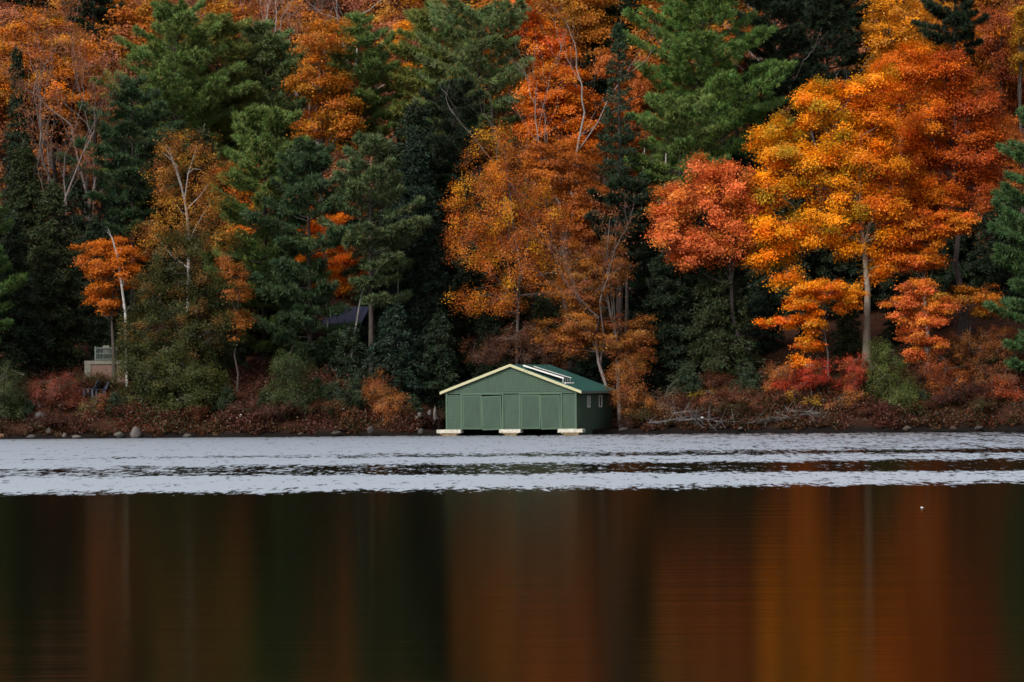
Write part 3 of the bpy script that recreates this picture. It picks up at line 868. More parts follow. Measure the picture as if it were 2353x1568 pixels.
# broadleaved trees
broadleaf('maple_tree', 'orange maple with a broad crown in the top left corner', 'tree', gm, 90, 46, [(50, 110, 65, 70), (140, 110, 65, 65), (25, 190, 50, 60), (150, 200, 65, 60), (80, 60, 45, 40)], DULL + ORANGE[:1], leaf=.24, cr=.7)
broadleaf('maple_tree', 'salmon-orange sparse maple right of the dark pine in the top left corner', 'tree', gm, 320, 58, [(335, 40, 40, 45), (305, 100, 40, 40), (355, 10, 40, 40)], PINK + DULL, leaf=.24, cr=.7, dens=.7)
broadleaf('maple_tree', 'small orange maple beside a leaning white trunk near the patio', 'tree', gm, 262, 8, [(232, 595, 46, 48), (240, 685, 34, 40), (285, 610, 30, 60), (262, 560, 26, 24)], [(0.52, 0.15, 0.012), (0.45, 0.12, 0.012)], leaf=.17, cr=.42)
broadleaf('maple_tree', 'dull orange maple between two pines, upper left of centre', 'tree', gm, 745, 35, [(745, 85, 62, 38), (722, 190, 52, 55), (775, 235, 48, 75), (795, 295, 36, 55), (712, 290, 30, 50)], DULL + [(0.42, 0.15, 0.015)], leaf=.22, cr=.62)
broadleaf('maple_tree', 'fiery orange maple glimpsed through the pines above the cottage roof', 'tree', gm, 800, 31, [(785, 605, 60, 60), (815, 690, 55, 46), (700, 530, 55, 60), (800, 510, 55, 45), (680, 620, 40, 50)], ORANGE, leaf=.2, cr=.6)
broadleaf('maple_tree', 'orange maple seen in slices through the dark pine with bright bough tips', 'tree', gm, 600, 24, [(590, 400, 60, 50), (660, 450, 55, 50), (580, 500, 50, 50), (640, 370, 40, 35)], DULL + ORANGE, leaf=.2, cr=.6)
broadleaf('maple_tree', 'thin golden maple between the narrow pine and the round-topped pine', 'tree', gm, 912, 44, [(900, 98, 26, 18), (930, 72, 22, 26), (915, 158, 26, 18), (940, 235, 30, 22), (935, 295, 24, 20)], [(0.6, 0.27, 0.012), (0.55, 0.2, 0.012)], leaf=.22, cr=.5)
broadleaf('maple_tree', 'vivid red-orange maple at the top, left of the olive-orange crown', 'tree', gm, 1215, 46, [(1190, 25, 50, 55), (1250, 90, 46, 46), (1175, -35, 45, 45), (1285, 140, 40, 30)], [(0.62, 0.13, 0.012), (0.6, 0.17, 0.012), (0.52, 0.09, 0.012)], leaf=.24, cr=.65)
broadleaf('maple_tree', 'vivid orange maple between the grey-green pine and the slender spruce', 'tree', gm, 1290, 30, [(1285, 190, 62, 60), (1315, 255, 60, 55), (1240, 290, 50, 42), (1335, 320, 50, 45), (1225, 215, 40, 45)], [(0.6, 0.15, 0.01), (0.55, 0.12, 0.01), (0.5, 0.16, 0.012)], leaf=.22, cr=.6)
broadleaf('maple_tree', 'olive-orange maple crown at the top edge above the slender spruce', 'tree', gm, 1330, 52, [(1330, 20, 70, 60), (1280, 70, 45, 40), (1370, 90, 50, 60), (1300, -30, 60, 40)], [(0.42, 0.16, 0.015), (0.4, 0.13, 0.015), (0.3, 0.15, 0.02)], leaf=.24, cr=.7)
broadleaf('maple_tree', 'red hazy maple at the top edge, left of the largest bright pine', 'tree', gm, 1490, 58, [(1450, 10, 55, 45), (1510, 60, 50, 60), (1440, 80, 40, 45)], [(0.5, 0.08, 0.02), (0.4, 0.1, 0.035), (0.4, 0.13, 0.04)], leaf=.24, cr=.7)
broadleaf('maple_tree', 'rust-orange maple behind the slender spruce', 'tree', gm, 1500, 36, [(1490, 190, 60, 60), (1440, 260, 50, 60), (1500, 300, 50, 55), (1430, 370, 60, 60), (1470, 470, 60, 55), (1410, 140, 40, 40)], [(0.4, 0.1, 0.015), (0.36, 0.1, 0.02), (0.42, 0.13, 0.02)], leaf=.22, cr=.62)
broadleaf('birch_tree', 'orange-brown birch with a thin airy crown right behind the boathouse', 'tree', None, 1190, 10, [(1125, 385, 55, 60), (1160, 470, 80, 75), (1092, 560, 65, 65), (1180, 590, 90, 75), (1250, 500, 60, 80), (1255, 640, 60, 55), (1080, 690, 45, 30), (1135, 320, 42, 40), (1060, 470, 40, 50), (1150, 680, 50, 40)],
          [(0.44, 0.125, 0.014), (0.5, 0.16, 0.012), (0.58, 0.28, 0.014), (0.3, 0.08, 0.018), (0.42, 0.1, 0.016)], leaf=.14, cr=.48, flat=.95, nl=50, trunk_uv=[(1188, 800), (1190, 720), (1196, 620), (1180, 520), (1170, 430), (1160, 340)], bark=(0.12, 0.1, 0.09), tr=.13, dens=.58)
broadleaf('maple_tree', 'orange maple behind the airy birch and left of the small dark pine', 'tree', gm, 1310, 19, [(1285, 385, 75, 60), (1340, 450, 58, 60), (1230, 360, 40, 45), (1330, 530, 60, 45)], [(0.36, 0.1, 0.014), (0.32, 0.085, 0.015), (0.42, 0.13, 0.014)], leaf=.18, cr=.52)
broadleaf('maple_tree', 'brown-leaved maple with a leafless grey top, right of the boathouse', 'tree', gm, 1425, 9, [(1340, 640, 60, 60), (1400, 610, 45, 60), (1345, 740, 65, 55), (1420, 770, 62, 45), (1300, 790, 55, 40), (1460, 820, 40, 40), (1250, 770, 46, 40), (1470, 760, 34, 34)], BROWN + [(0.36, 0.13, 0.02)], leaf=.15, cr=.45, nl=55, dens=1.0,
          trunk_uv=[(1415, 770), (1402, 720), (1393, 660), (1396, 560), (1402, 500)], bark=(0.15, 0.13, 0.12), tr=.12, nlimb=16)
broadleaf('maple_tree', 'coral-red maple left of the big yellow maple', 'tree', gm, 1700, 9, [(1615, 395, 32, 48), (1570, 455, 50, 38), (1545, 520, 48, 50), (1650, 465, 58, 50), (1620, 560, 62, 45), (1695, 425, 40, 45), (1690, 530, 46, 50), (1580, 590, 40, 25), (1725, 480, 30, 40), (1528, 500, 30, 30), (1665, 390, 26, 30)], CORAL, leaf=.2, cr=.55, nl=95, dens=.75, flat=.65, bark=(0.03, 0.026, 0.024))
broadleaf('maple_tree', 'biggest yellow-orange maple with a pale straight trunk', 'tree', gm, 1992, 9,
          [(1885, 235, 62, 58), (1810, 330, 68, 58), (1960, 235, 55, 50), (1780, 430, 58, 58), (1880, 375, 80, 66), (1965, 335, 66, 66), (1790, 530, 72, 48), (1900, 500, 78, 52), (1775, 590, 48, 34), (1965, 450, 66, 56), (1815, 632, 38, 22), (2008, 622, 28, 30), (1940, 560, 46, 28), (2040, 560, 40, 40), (2015, 270, 55, 55), (2030, 370, 55, 60), (2020, 180, 40, 40), (2040, 470, 50, 45), (1745, 500, 34, 34)],
          [(0.78, 0.3, 0.008), (0.7, 0.28, 0.008), (0.76, 0.22, 0.007), (0.4, 0.24, 0.012), (0.68, 0.2, 0.007), (0.62, 0.15, 0.008), (0.7, 0.25, 0.008), (0.55, 0.13, 0.008)], drift=(1880, 2080), leaf=.2, cr=.62, nl=115, dens=.82, flat=.6, trunk_uv=[(1992, 760), (1994, 660), (1985, 560), (1970, 460), (1950, 360), (1930, 260)], bark=(0.24, 0.2, 0.16), tr=.27, nlimb=14)
broadleaf('maple_tree', 'slim orange maple with a stepped low crown under the biggest yellow maple', 'tree', gm, 1906, 7, [(1900, 662, 72, 24), (1850, 690, 45, 28), (1800, 738, 44, 14), (1862, 745, 34, 24), (1862, 790, 34, 18), (1848, 832, 26, 26), (1950, 690, 40, 20)], ORANGE + [(0.6, 0.25, 0.015)], leaf=.19, cr=.42, bark=(0.15, 0.13, 0.12), tr=.07)
broadleaf('maple_tree', 'big red-orange maple on a dark trunk, right of the yellow one', 'tree', gm, 2215, 14,
          [(2095, 140, 70, 48), (2050, 190, 55, 45), (2170, 180, 66, 55), (2240, 235, 64, 60), (2125, 280, 80, 66), (2200, 335, 78, 66), (2090, 370, 66, 55), (2265, 330, 50, 66), (2245, 430, 58, 55), (2150, 450, 76, 55), (2085, 470, 56, 45)],
          [(0.62, 0.15, 0.009), (0.55, 0.11, 0.009), (0.66, 0.2, 0.009), (0.4, 0.07, 0.009), (0.34, 0.06, 0.01), (0.46, 0.1, 0.01)], drift=(2080, 2230), leaf=.2, cr=.62, nl=115, dens=.8, flat=.6, bark=(0.1, 0.085, 0.08), tr=.26, nlimb=13)  # darker brown-reds on the right put that side's shade into the leaf colour
broadleaf('maple_tree', 'orange maple with a low spreading crown just right of the pale trunk', 'tree', gm, 2135, 10, [(2075, 540, 60, 40), (2140, 520, 66, 42), (2050, 590, 50, 30), (2115, 590, 56, 28), (2200, 500, 40, 36)], [(0.58, 0.15, 0.012), (0.58, 0.2, 0.012), (0.55, 0.11, 0.015)], leaf=.2, cr=.48, bark=(0.2, 0.17, 0.15), tr=.16)
broadleaf('maple_tree', 'coral sapling in layered sprays right of the pale trunk, low by the bank', 'tree', gm, 2128, 6, [(2112, 660, 40, 20), (2078, 690, 40, 16), (2118, 735, 54, 20), (2085, 725, 40, 14), (2098, 770, 36, 20), (2142, 790, 36, 20), (2100, 815, 28, 18), (2155, 700, 40, 18)], CORAL + [(0.6, 0.2, 0.02)], leaf=.18, cr=.4, bark=(0.22, 0.2, 0.18), tr=.06)
broadleaf('maple_tree', 'dull gold maple with a flat spray of leaves near the right edge', 'tree', gm, 2232, 11, [(2225, 680, 58, 26), (2265, 700, 34, 26), (2170, 690, 40, 20)], DULL + [(0.34, 0.18, 0.02)], leaf=.19, cr=.45, tr=.1)
broadleaf('maple_tree', 'golden maple at the top edge above the red maple', 'tree', gm, 2075, 47, [(2070, 15, 80, 34), (2035, 90, 52, 45), (2105, 100, 50, 50), (2010, 160, 42, 38), (2075, 165, 50, 40), (1955, 215, 36, 30)], [(0.66, 0.26, 0.012), (0.5, 0.2, 0.012), (0.4, 0.17, 0.015)], leaf=.24, cr=.65)
broadleaf('maple_tree', 'red-brown maple in the top right corner', 'tree', gm, 2305, 50, [(2300, 70, 52, 75), (2320, 190, 50, 70), (2290, 270, 50, 50)], [(0.3, 0.075, 0.02), (0.26, 0.06, 0.02)], leaf=.24, cr=.7)
broadleaf('maple_tree', 'narrow mustard maple on the right edge near the top', 'tree', gm, 2352, 44, [(2352, 110, 18, 70), (2358, 40, 20, 40)], [(0.4, 0.2, 0.015), (0.36, 0.17, 0.015)], leaf=.24, cr=.55)
broadleaf('maple_tree', 'russet maple behind the red maple at the right edge', 'tree', gm, 2320, 34, [(2310, 330, 50, 60), (2330, 430, 40, 60), (2280, 480, 40, 50), (2330, 540, 40, 50)], [(0.3, 0.07, 0.015), (0.34, 0.1, 0.015)], leaf=.22, cr=.6)
# birches with white limbs
bt = broadleaf('birch_tree', 'white-limbed birch rising from thin rusty leaves, left of centre', 'tree', None, 432, 10, [(420, 335, 55, 38), (460, 390, 55, 50), (380, 400, 40, 50), (420, 480, 75, 55), (490, 450, 40, 45), (360, 540, 50, 45), (500, 540, 45, 45)],
               [(0.3, 0.12, 0.02), (0.42, 0.2, 0.02), (0.26, 0.09, 0.025)], leaf=.13, cr=.42, nl=26, dens=.75, flat=.8, barkmat=M_BIRCH, trunk_uv=[(432, 700), (434, 560), (430, 500), (424, 460), (412, 410), (405, 380), (380, 340)], tr=.13, nlimb=3, twigs=False)
T = Tubes(7); b0 = np.array(bt.location)
for pl, ra in (([(424, 460), (432, 400), (452, 335)], .05), ([(430, 480), (460, 450), (480, 420)], .045), ([(430, 400), (445, 388), (462, 390)], .03), ([(412, 410), (398, 372), (374, 350)], .045), ([(398, 372), (392, 350), (386, 335)], .03), ([(440, 372), (455, 345)], .025), ([(405, 470), (415, 485), (428, 495)], .03)):
    q = np.array([at(a, b_, 9.9) - b0 for a, b_ in pl]); T.add(q, ra * (1 - .6 * np.linspace(0, 1, len(q))), 6)
link('limbs', T.mesh('limbs'), M_BIRCH, bt)
bare_tree('birch_tree', 'leaning white birch trunk in the small orange maple', 'tree', None, 293, 540, 7, .4, path=[(288, 720), (280, 660), (270, 590), (260, 555)], mat=M_BIRCH, tr=.1, seed=1, depth=2)
bare_tree('birch_tree', 'short white birch trunk below the cottage', 'tree', None, 757, 640, 13.5, .4, path=[(756, 790), (752, 735), (750, 690)], mat=M_BIRCH, tr=.085, seed=2, depth=2)
bare_tree('dead_snag', 'grey leaning snag in front of the cottage roof', 'dead tree', None, 803, 650, 10, .3, path=[(806, 830), (815, 770), (826, 700)], bark=(0.2, 0.19, 0.18), tr=.09, seed=3, depth=1)
bare_tree('dead_snag', 'pale forked snag tip against the blue-black hemlocks', 'dead tree', None, 914, 470, 13, .35, path=[(915, 700), (915, 560), (917, 490)], bark=(0.25, 0.25, 0.25), tr=.035, seed=4, depth=1)
for k, (u, vt, vb, Y, lab) in enumerate([(1452, 430, 600, 26, 'thin white birch trunk right of the slender spruce, lower one'), (1528, 290, 480, 28, 'thin white birch trunk among the boughs of the mid-height pine'), (1478, 300, 440, 33, 'thin white birch trunk right of the slender spruce, upper one')]):
    bare_tree('birch_tree', lab, 'tree', 'thin white birch trunks on the slope', u, vt, Y, .35, path=[(u - 3, vb), (u + 2, (vt + vb) / 2), (u + 4, vt + 30)], mat=M_BIRCH, tr=.08, seed=10 + k, depth=2)
# leafless trees
GREY = (0.17, 0.14, 0.13)
for k, (u, vt, Y, lab) in enumerate([(215, 150, 30, 'bare grey-brown tree with a haze of twigs at upper left'), (150, 240, 22, 'bare leaning tree left of the hazy grey-brown one'),
                                     (612, -70, 66, 'bare pale-limbed tree at the top, left of the fallen-leaf clearing'), (735, -90, 64, 'bare forking tree at the top in the clearing above the dull orange maple'),
                                     (790, -60, 68, 'bare pale tree at the top, rightmost in the clearing'), (1315, 100, 27, 'dead grey tree between the vivid orange maple and the slender spruce'),
                                     (1905, 118, 38, 'bare white-twigged tree above the yellow maple'), (1395, 540, 8, 'leafless grey tree standing behind the right end of the boathouse'),
                                     (530, -60, 70, 'bare tree at the top edge right of the tall broad pine')]):
    bare_tree('bare_tree', lab, 'tree', 'leafless trees', u, vt, Y, .5, bark=(0.32, 0.28, 0.26) if k in (2, 3, 4, 6) else (0.26, 0.22, 0.2) if k in (5,) else GREY, seed=20 + k, depth=5, fork=.42,
              leaves=PINK + BROWN if k in (0, 1, 7) else PINK if k in (2, 3, 4, 8) else None, nl=700 if k in (0, 1) else 160)

# olive cedars and shore shrubs
gc = 'olive cedars on the left shore'
for (u, Y, bl, pal, lab) in [
    (400, 6, [(395, 590, 46, 60), (440, 560, 34, 40), (350, 670, 48, 55), (465, 650, 50, 50), (420, 700, 60, 50), (340, 760, 60, 55), (460, 760, 70, 60), (400, 800, 80, 50), (300, 800, 34, 50), (520, 740, 34, 50)], OLIVE + [(0.14, 0.07, 0.018)], 'tall olive cedar mixed with rusty leaves below the white-limbed birch'),
    (330, 4, [(340, 850, 75, 60), (330, 920, 65, 55), (390, 890, 60, 70)], OLIVE, 'olive cedar beside the patio, hanging over the water'),
    (450, 3.5, [(440, 900, 70, 60), (470, 940, 50, 45), (410, 850, 50, 50), (480, 880, 40, 50)], [(0.066, 0.072, 0.018), (0.05, 0.06, 0.018)], 'yellow-olive cedar leaning over the water, right of the other cedars'),
]:
    broadleaf('cedar_tree', lab, 'tree', gc, u, Y, bl, pal, leaf=.15, cr=.42, nl=60, flat=.8, dens=.8, bark=(0.13, 0.11, 0.1), tr=.14)
broadleaf('birch_tree', 'thin rusty-leaved birch hanging right of the tall olive cedar', 'tree', None, 545, 6, [(545, 660, 30, 45), (552, 740, 26, 40), (530, 610, 30, 30)], [(0.34, 0.12, 0.02), (0.3, 0.09, 0.02)], leaf=.14, cr=.38, nl=40, dens=.8, tr=.07)
gb = 'shrubs along the waterline'
SH = [
    ('green oval bush on the shore left of the boathouse', 668, 2.6, [(668, 850, 48, 52), (672, 920, 62, 52), (640, 930, 38, 40)], [(0.05, 0.07, 0.022), (0.04, 0.058, 0.022)], .9, 1.1),
    ('twiggy orange bush left of the boathouse', 880, 2.2, [(880, 920, 46, 50), (865, 890, 36, 26), (905, 950, 34, 32)], [(0.3, 0.11, 0.025), (0.36, 0.15, 0.04), (0.26, 0.08, 0.025)], .45, .8),
    ('dark olive bush on the left edge of the shore', 15, 2.5, [(10, 900, 46, 65), (35, 930, 30, 45)], [(0.045, 0.065, 0.025), (0.06, 0.075, 0.025)], .9, 1.1),
    ('red-brown shrub below the patio, left of the chairs', 125, 3.2, [(130, 890, 62, 34), (90, 930, 50, 38), (170, 940, 50, 30)], [(0.2, 0.055, 0.03), (0.16, 0.04, 0.025)], .55, .9),
    ('rusty shrub below the two dark chairs', 215, 2.6, [(215, 935, 48, 26), (245, 920, 30, 22), (190, 955, 40, 22)], [(0.24, 0.08, 0.03), (0.15, 0.05, 0.03), (0.1, 0.09, 0.03)], .55, .9),
    ('brown twiggy thicket rising behind the boathouse roof', 1210, 8.6, [(1150, 800, 66, 42), (1250, 800, 66, 44), (1200, 770, 60, 36), (1110, 810, 40, 30)], [(0.08, 0.034, 0.022), (0.06, 0.03, 0.022), (0.13, 0.05, 0.02)], .42, .9),
    ('russet shrub at the back corner of the boathouse', 1445, 3.5, [(1440, 900, 42, 55), (1480, 940, 50, 36), (1430, 850, 40, 30)], BROWN + [(0.32, 0.12, 0.025)], .6, .9),
    ('grey-brown twiggy shrub behind the driftwood, left end', 1530, 3.0, [(1530, 920, 46, 30), (1560, 945, 40, 24)], [(0.16, 0.09, 0.06), (0.2, 0.1, 0.05)], .4, .9),
    ('low brown shrub behind the driftwood, under the dark hemlock', 1660, 3.4, [(1640, 930, 50, 24), (1700, 915, 50, 22), (1730, 930, 40, 24)], [(0.15, 0.06, 0.035), (0.2, 0.07, 0.03)], .5, .9),
    ('small yellow bush under the dark hemlock', 1645, 5, [(1600, 905, 24, 12), (1665, 905, 24, 14), (1690, 915, 14, 10)], [(0.3, 0.2, 0.015), (0.34, 0.2, 0.02)], .5, .7),
    ('crimson shrub at the foot of the slim orange maple', 1865, 4.4, [(1875, 855, 34, 30), (1840, 880, 40, 28), (1795, 900, 30, 34)], CRIM, .8, .7),
    ('yellow shrub right of the driftwood root, below the crimson one', 1835, 3.0, [(1830, 925, 42, 28), (1870, 935, 26, 20)], [(0.5, 0.26, 0.015), (0.45, 0.2, 0.015), (0.36, 0.24, 0.02)], .8, .7),
    ('orange-brown shrub left of the crimson one', 1795, 4.6, [(1790, 850, 26, 32), (1780, 890, 22, 28)], [(0.34, 0.12, 0.03), (0.28, 0.09, 0.03)], .7, .7),
    ('dark red shrub at the foot of the pale maple trunk', 1968, 4.6, [(1968, 840, 32, 36), (1950, 890, 34, 34)], [(0.3, 0.04, 0.02), (0.26, 0.07, 0.02), (0.36, 0.06, 0.02)], .8, .7),
    ('rusty shrub between the yellow shrub and the round green bush', 1925, 3.0, [(1930, 930, 46, 28), (1960, 915, 36, 26)], BROWN + [(0.4, 0.16, 0.02)], .6, .7),
    ('round green bush on the right shore', 2065, 3.2, [(2065, 905, 62, 48), (2060, 940, 66, 38), (2040, 850, 40, 40), (2020, 810, 28, 30)], [(0.06, 0.085, 0.022), (0.08, 0.1, 0.025), (0.1, 0.11, 0.03)], .9, 1.1),
    ('rust-red shrub right of the round green bush', 2170, 4.0, [(2170, 900, 44, 36), (2200, 870, 44, 34), (2150, 850, 36, 34)], [(0.26, 0.06, 0.02), (0.2, 0.05, 0.02), (0.32, 0.1, 0.02)], .6, .8),
    ('brown shrub on the right bank below the dull gold maple', 2250, 7, [(2250, 800, 60, 40), (2310, 790, 55, 45), (2190, 790, 40, 30)], [(0.22, 0.075, 0.02), (0.26, 0.1, 0.02), (0.18, 0.05, 0.02)], .6, .8),
    ('red shrub on the right edge above the waterline', 2335, 3.4, [(2340, 920, 36, 36), (2300, 900, 36, 30)], [(0.34, 0.07, 0.02), (0.3, 0.05, 0.02)], .7, .8),
    ('brown scrub on the right bank above the red shrub', 2275, 4.8, [(2270, 870, 50, 34), (2320, 860, 40, 34)], [(0.2, 0.075, 0.03), (0.18, 0.055, 0.025), (0.26, 0.1, 0.03)], .55, .8),
    ('dim crimson shrub left of the green oval bush', 580, 3.2, [(580, 930, 38, 30), (600, 960, 30, 20)], [(0.13, 0.03, 0.025), (0.1, 0.035, 0.02)], .5, .8),
    ('brown shrub between the green oval bush and the orange one', 775, 3.0, [(775, 945, 50, 32), (740, 960, 40, 22), (815, 965, 36, 22)], [(0.13, 0.05, 0.025), (0.1, 0.045, 0.022), (0.16, 0.06, 0.025)], .5, .8),
]
for lab, u, Y, bl, pal, dn, fl__ in SH:
    broadleaf('shrub', lab, 'shrub', gb, u, Y, bl, pal, leaf=.12, cr=.32, nl=42, dens=dn, flat=fl__, tr=.04, nlimb=7, bark=(0.2, 0.16, 0.14), inner=.35)

# wood above and behind: a few kinds, copied
def copy_tree(o, loc, rz, s, label, group):
    c = o.copy(); C.objects.link(c); c.location = loc; c.rotation_euler = (0, 0, rz); c.scale = (s, s, s)
    c['label'] = label; c['group'] = group
    for ch in [k for k in bpy.data.objects if k.parent == o]:
        d = ch.copy(); C.objects.link(d); d.parent = c
    return c


protos = []
hill = [('russet broadleaf tree high on the hillside behind the front trees', 'russet trees high on the hillside', BROWN + DULL),
        ('brownish pink thinning tree high on the hillside behind the front trees', 'pinkish thinning trees high on the hillside', PINK + BROWN[:1]),
        ('dull orange tree high on the hillside behind the front trees', 'orange trees high on the hillside', DULL + ORANGE[:1])]
for k, (lab, grp, pal) in enumerate(hill):
    u = (690, 620, 2230)[k]; vt = (40, 90, 60)[k]; Y = 72
    protos.append((broadleaf('hill_tree', lab, 'tree', grp, u, Y, [(u, vt, 60, 50), (u - 45, vt + 30, 45, 40), (u + 45, vt + 25, 45, 40), (u, vt + 60, 60, 40)], pal, leaf=.27, cr=.75, nl=60), lab, grp))
pr = conifer('hill_pine', 'dark pine high on the hillside behind the front trees', 'dark pines high on the hillside', 1420, -60, 75, 60, 140, G_DARK, 'pine', 77, needle=(0.45, 0.09))
protos.append((pr, 'dark pine high on the hillside behind the front trees', 'dark pines high on the hillside'))
rr = random.Random(3)
for k in range(135):
    row = k % 5
    Y = (56, 68, 80, 94, 108)[row] + rr.uniform(-6, 6)
    u = -150 + 2650 * ((k // 5 + rr.uniform(.05, .95)) / 27)
    if Y < 76 and (560 < u < 900): continue
    j = rr.choices(range(4), [3, 2.6, 1.3, 2.2])[0]
    o, lab, grp = protos[j]
    X = ground_x(u, Y)
    copy_tree(o, (X, Y, gz(X, Y) - .1), rr.uniform(0, 6.28), rr.uniform(.95, 1.4) * (1.0 if j < 3 else .9), lab, grp)

# shaded trees inside the wood, seen in slices between the front trees
flab, fgrp = 'shaded dark hemlock inside the wood, seen only in slices between the front trees', 'shaded hemlocks inside the wood'
FILL = [(-60, 300, 30), (60, 330, 30), (170, 400, 26), (270, 430, 27), (360, 360, 28), (470, 300, 27), (560, 420, 33), (640, 430, 34), (720, 430, 36), (890, 330, 28), (960, 240, 30), (1030, 330, 26), (1110, 470, 22), (1180, 560, 26), (1330, 600, 26),
        (1420, 560, 22), (1500, 480, 26), (1590, 420, 27), (1690, 330, 29), (1760, 300, 30), (1850, 330, 32), (1980, 420, 31), (2090, 430, 32), (2210, 460, 33), (2330, 450, 31), (2420, 400, 28), (250, 640, 14), (1760, 640, 17), (1860, 660, 18), (1950, 650, 16), (2060, 660, 18), (2160, 660, 19), (2270, 680, 20), (1250, 690, 15), (1130, 700, 14), (1370, 700, 14), (430, 600, 15), (520, 640, 12), (90, 640, 20), (2350, 640, 22)]
fproto = None
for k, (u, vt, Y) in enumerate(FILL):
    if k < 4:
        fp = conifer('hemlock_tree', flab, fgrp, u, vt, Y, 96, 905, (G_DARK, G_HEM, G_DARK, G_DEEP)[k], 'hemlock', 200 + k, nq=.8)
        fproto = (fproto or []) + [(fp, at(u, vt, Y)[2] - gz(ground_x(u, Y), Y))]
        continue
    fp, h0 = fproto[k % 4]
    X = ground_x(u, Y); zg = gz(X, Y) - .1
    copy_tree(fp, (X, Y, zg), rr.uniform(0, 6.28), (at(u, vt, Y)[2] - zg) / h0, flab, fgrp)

blab, bgrp = 'low dark red-brown bush among the undergrowth on the bank', 'low bushes covering the bank'
bpro = []
for k, pal in enumerate(([(0.08, 0.028, 0.018), (0.055, 0.024, 0.016)], [(0.05, 0.042, 0.016), (0.075, 0.036, 0.016)], [(0.12, 0.038, 0.016), (0.075, 0.028, 0.016)])):
    u = (560, 740, 2100)[k]; xb = ground_x(u, 2.2); vb_ = 887 - .0085 * (u - U0) - (gz(xb, 2.2) + .45 - HCAM) * F / 302.2
    bpro.append(broadleaf('low_bush', blab, 'shrub', bgrp, u, 2.2, [(u, vb_ - 3, 34, 15), (u - 20, vb_ + 3, 26, 13), (u + 24, vb_ + 1, 24, 14)], pal, leaf=.12, cr=.3, nl=34, dens=.7, flat=.8, tr=.03, nlimb=6, inner=.3))
for k in range(70):
    u = rr.uniform(0, 1010) if k % 2 else rr.uniform(1430, 2350)
    Y = rr.uniform(.7, 7.5); X = ground_x(u, Y)
    copy_tree(bpro[rr.randrange(3)], (X, Y, gz(X, Y) - .05), rr.uniform(0, 6.28), rr.uniform(.6, 1.25), blab, bgrp)

glab, ggrp = 'low dark green hemlock sapling at the edge of the bank', 'dark green saplings on the bank'
gp0 = conifer('hemlock_sapling', glab, ggrp, 770, 880, 3.0, 44, 985, (0.03, 0.045, 0.024), 'hemlock', 301, nq=1.5, needle=(0.18, .05))
for k, (u, Y, sc) in enumerate([(610, 2.6, .7), (725, 3.6, .9), (520, 3.0, .8), (815, 4.2, 1.0), (950, 3.2, .8), (1480, 5.0, .9), (1580, 6.0, 1.1), (1720, 5.0, 1.0), (1990, 6.0, .8), (2120, 2.8, .6), (60, 2.6, .8), (265, 2.4, .7)]):
    X = ground_x(u, Y); copy_tree(gp0, (X, Y, gz(X, Y) - .05), rr.uniform(0, 6.28), sc, glab, ggrp)

# undergrowth on the bank
n_ = 380000
X = rng.uniform(-42, 42, n_); Yb = 0.12 + 14 * rng.random(n_) ** 1.5 + 0.35 * np.sin(X * 0.55) + 0.25 * np.sin(X * 1.3 + 1.0) + 0.5 * np.sin(X * 0.17 + 2)
dens_ = np.sin(X * 1.1 + Yb) + np.sin(X * .43 + 1.7 * Yb + 2) + np.sin(X * 2.3 - 1.1 * Yb) + rng.normal(size=n_) * .8
inside = (X > bx[0] - 5.5) & (X < bx[0] + 8) & (Yb < 9)
k_ = (dens_ > -0.6) & ~inside
X, Yb, dn = X[k_], Yb[k_], dens_[k_]
Z = ground(X, Yb) + rng.random(len(X)) ** 1.5 * np.clip(dn, .12, 2.2) * .42 + .02
palu = np.array([(0.075, 0.025, 0.016), (0.042, 0.018, 0.013), (0.085, 0.036, 0.016), (0.034, 0.034, 0.014), (0.11, 0.03, 0.015), (0.05, 0.024, 0.014)])
wv = (np.sin(X * .5) + np.sin(X * 1.3 + 1) + np.sin(Yb * .9 + X * .2)) * 1.1 + 2.4
ci = np.clip((wv + rng.normal(size=len(X)) * .9), 0, 5.49).astype(int)
colu = palu[ci] * np.exp(rng.normal(size=(len(X), 1)) * .3)
kk = Z > .3 + .12 * np.sin(X * 2.1) + .1 * np.sin(X * 5.3); X, Yb, Z, colu = X[kk], Yb[kk], Z[kk], colu[kk]
nd = unit(rng.normal(size=(len(X), 3)) * .7 + UP * .5)
me = leaf_mesh('undergrowth', np.stack([X, Yb, Z], -1), unit(np.cross(nd, rng.normal(size=(len(X), 3)))), nd, .15 * np.exp(rng.normal(size=len(X)) * .25), .1, colu)
n2_ = 170000
X2 = rng.uniform(-48, 48, n2_); Y2 = rng.uniform(30, 112, n2_); X2 *= (Y2 + 300) / 330
Z2 = ground(X2, Y2) + .05 + rng.random(n2_) ** 3 * .9 * (np.sin(X2 * .7 + Y2 * .3) + np.sin(X2 * .23 - Y2 * .5) > .2)
ndh = unit(rng.normal(size=(n2_, 3)) * .5 + UP * .6 + np.array((0, -.4, 0)))
pl2 = np.array([(0.2, 0.075, 0.03), (0.14, 0.05, 0.025), (0.26, 0.1, 0.03), (0.1, 0.05, 0.03), (0.3, 0.1, 0.025)])
mh = leaf_mesh('leaf_litter', np.stack([X2, Y2, Z2], -1), unit(np.cross(ndh, rng.normal(size=(n2_, 3)))), ndh, .3 * np.exp(rng.normal(size=n2_) * .3), .22, pl2[rng.integers(5, size=n2_)] * np.exp(rng.normal(size=(n2_, 1)) * .3))
tag(link('leaf_litter', mh, M_LEAF), 'brown fallen leaves and low growth on the upper slope', 'leaf litter', kind='stuff')
tag(link('undergrowth', me, M_LEAF), 'red-brown low growth and fallen leaves covering the bank', 'undergrowth', kind='stuff')


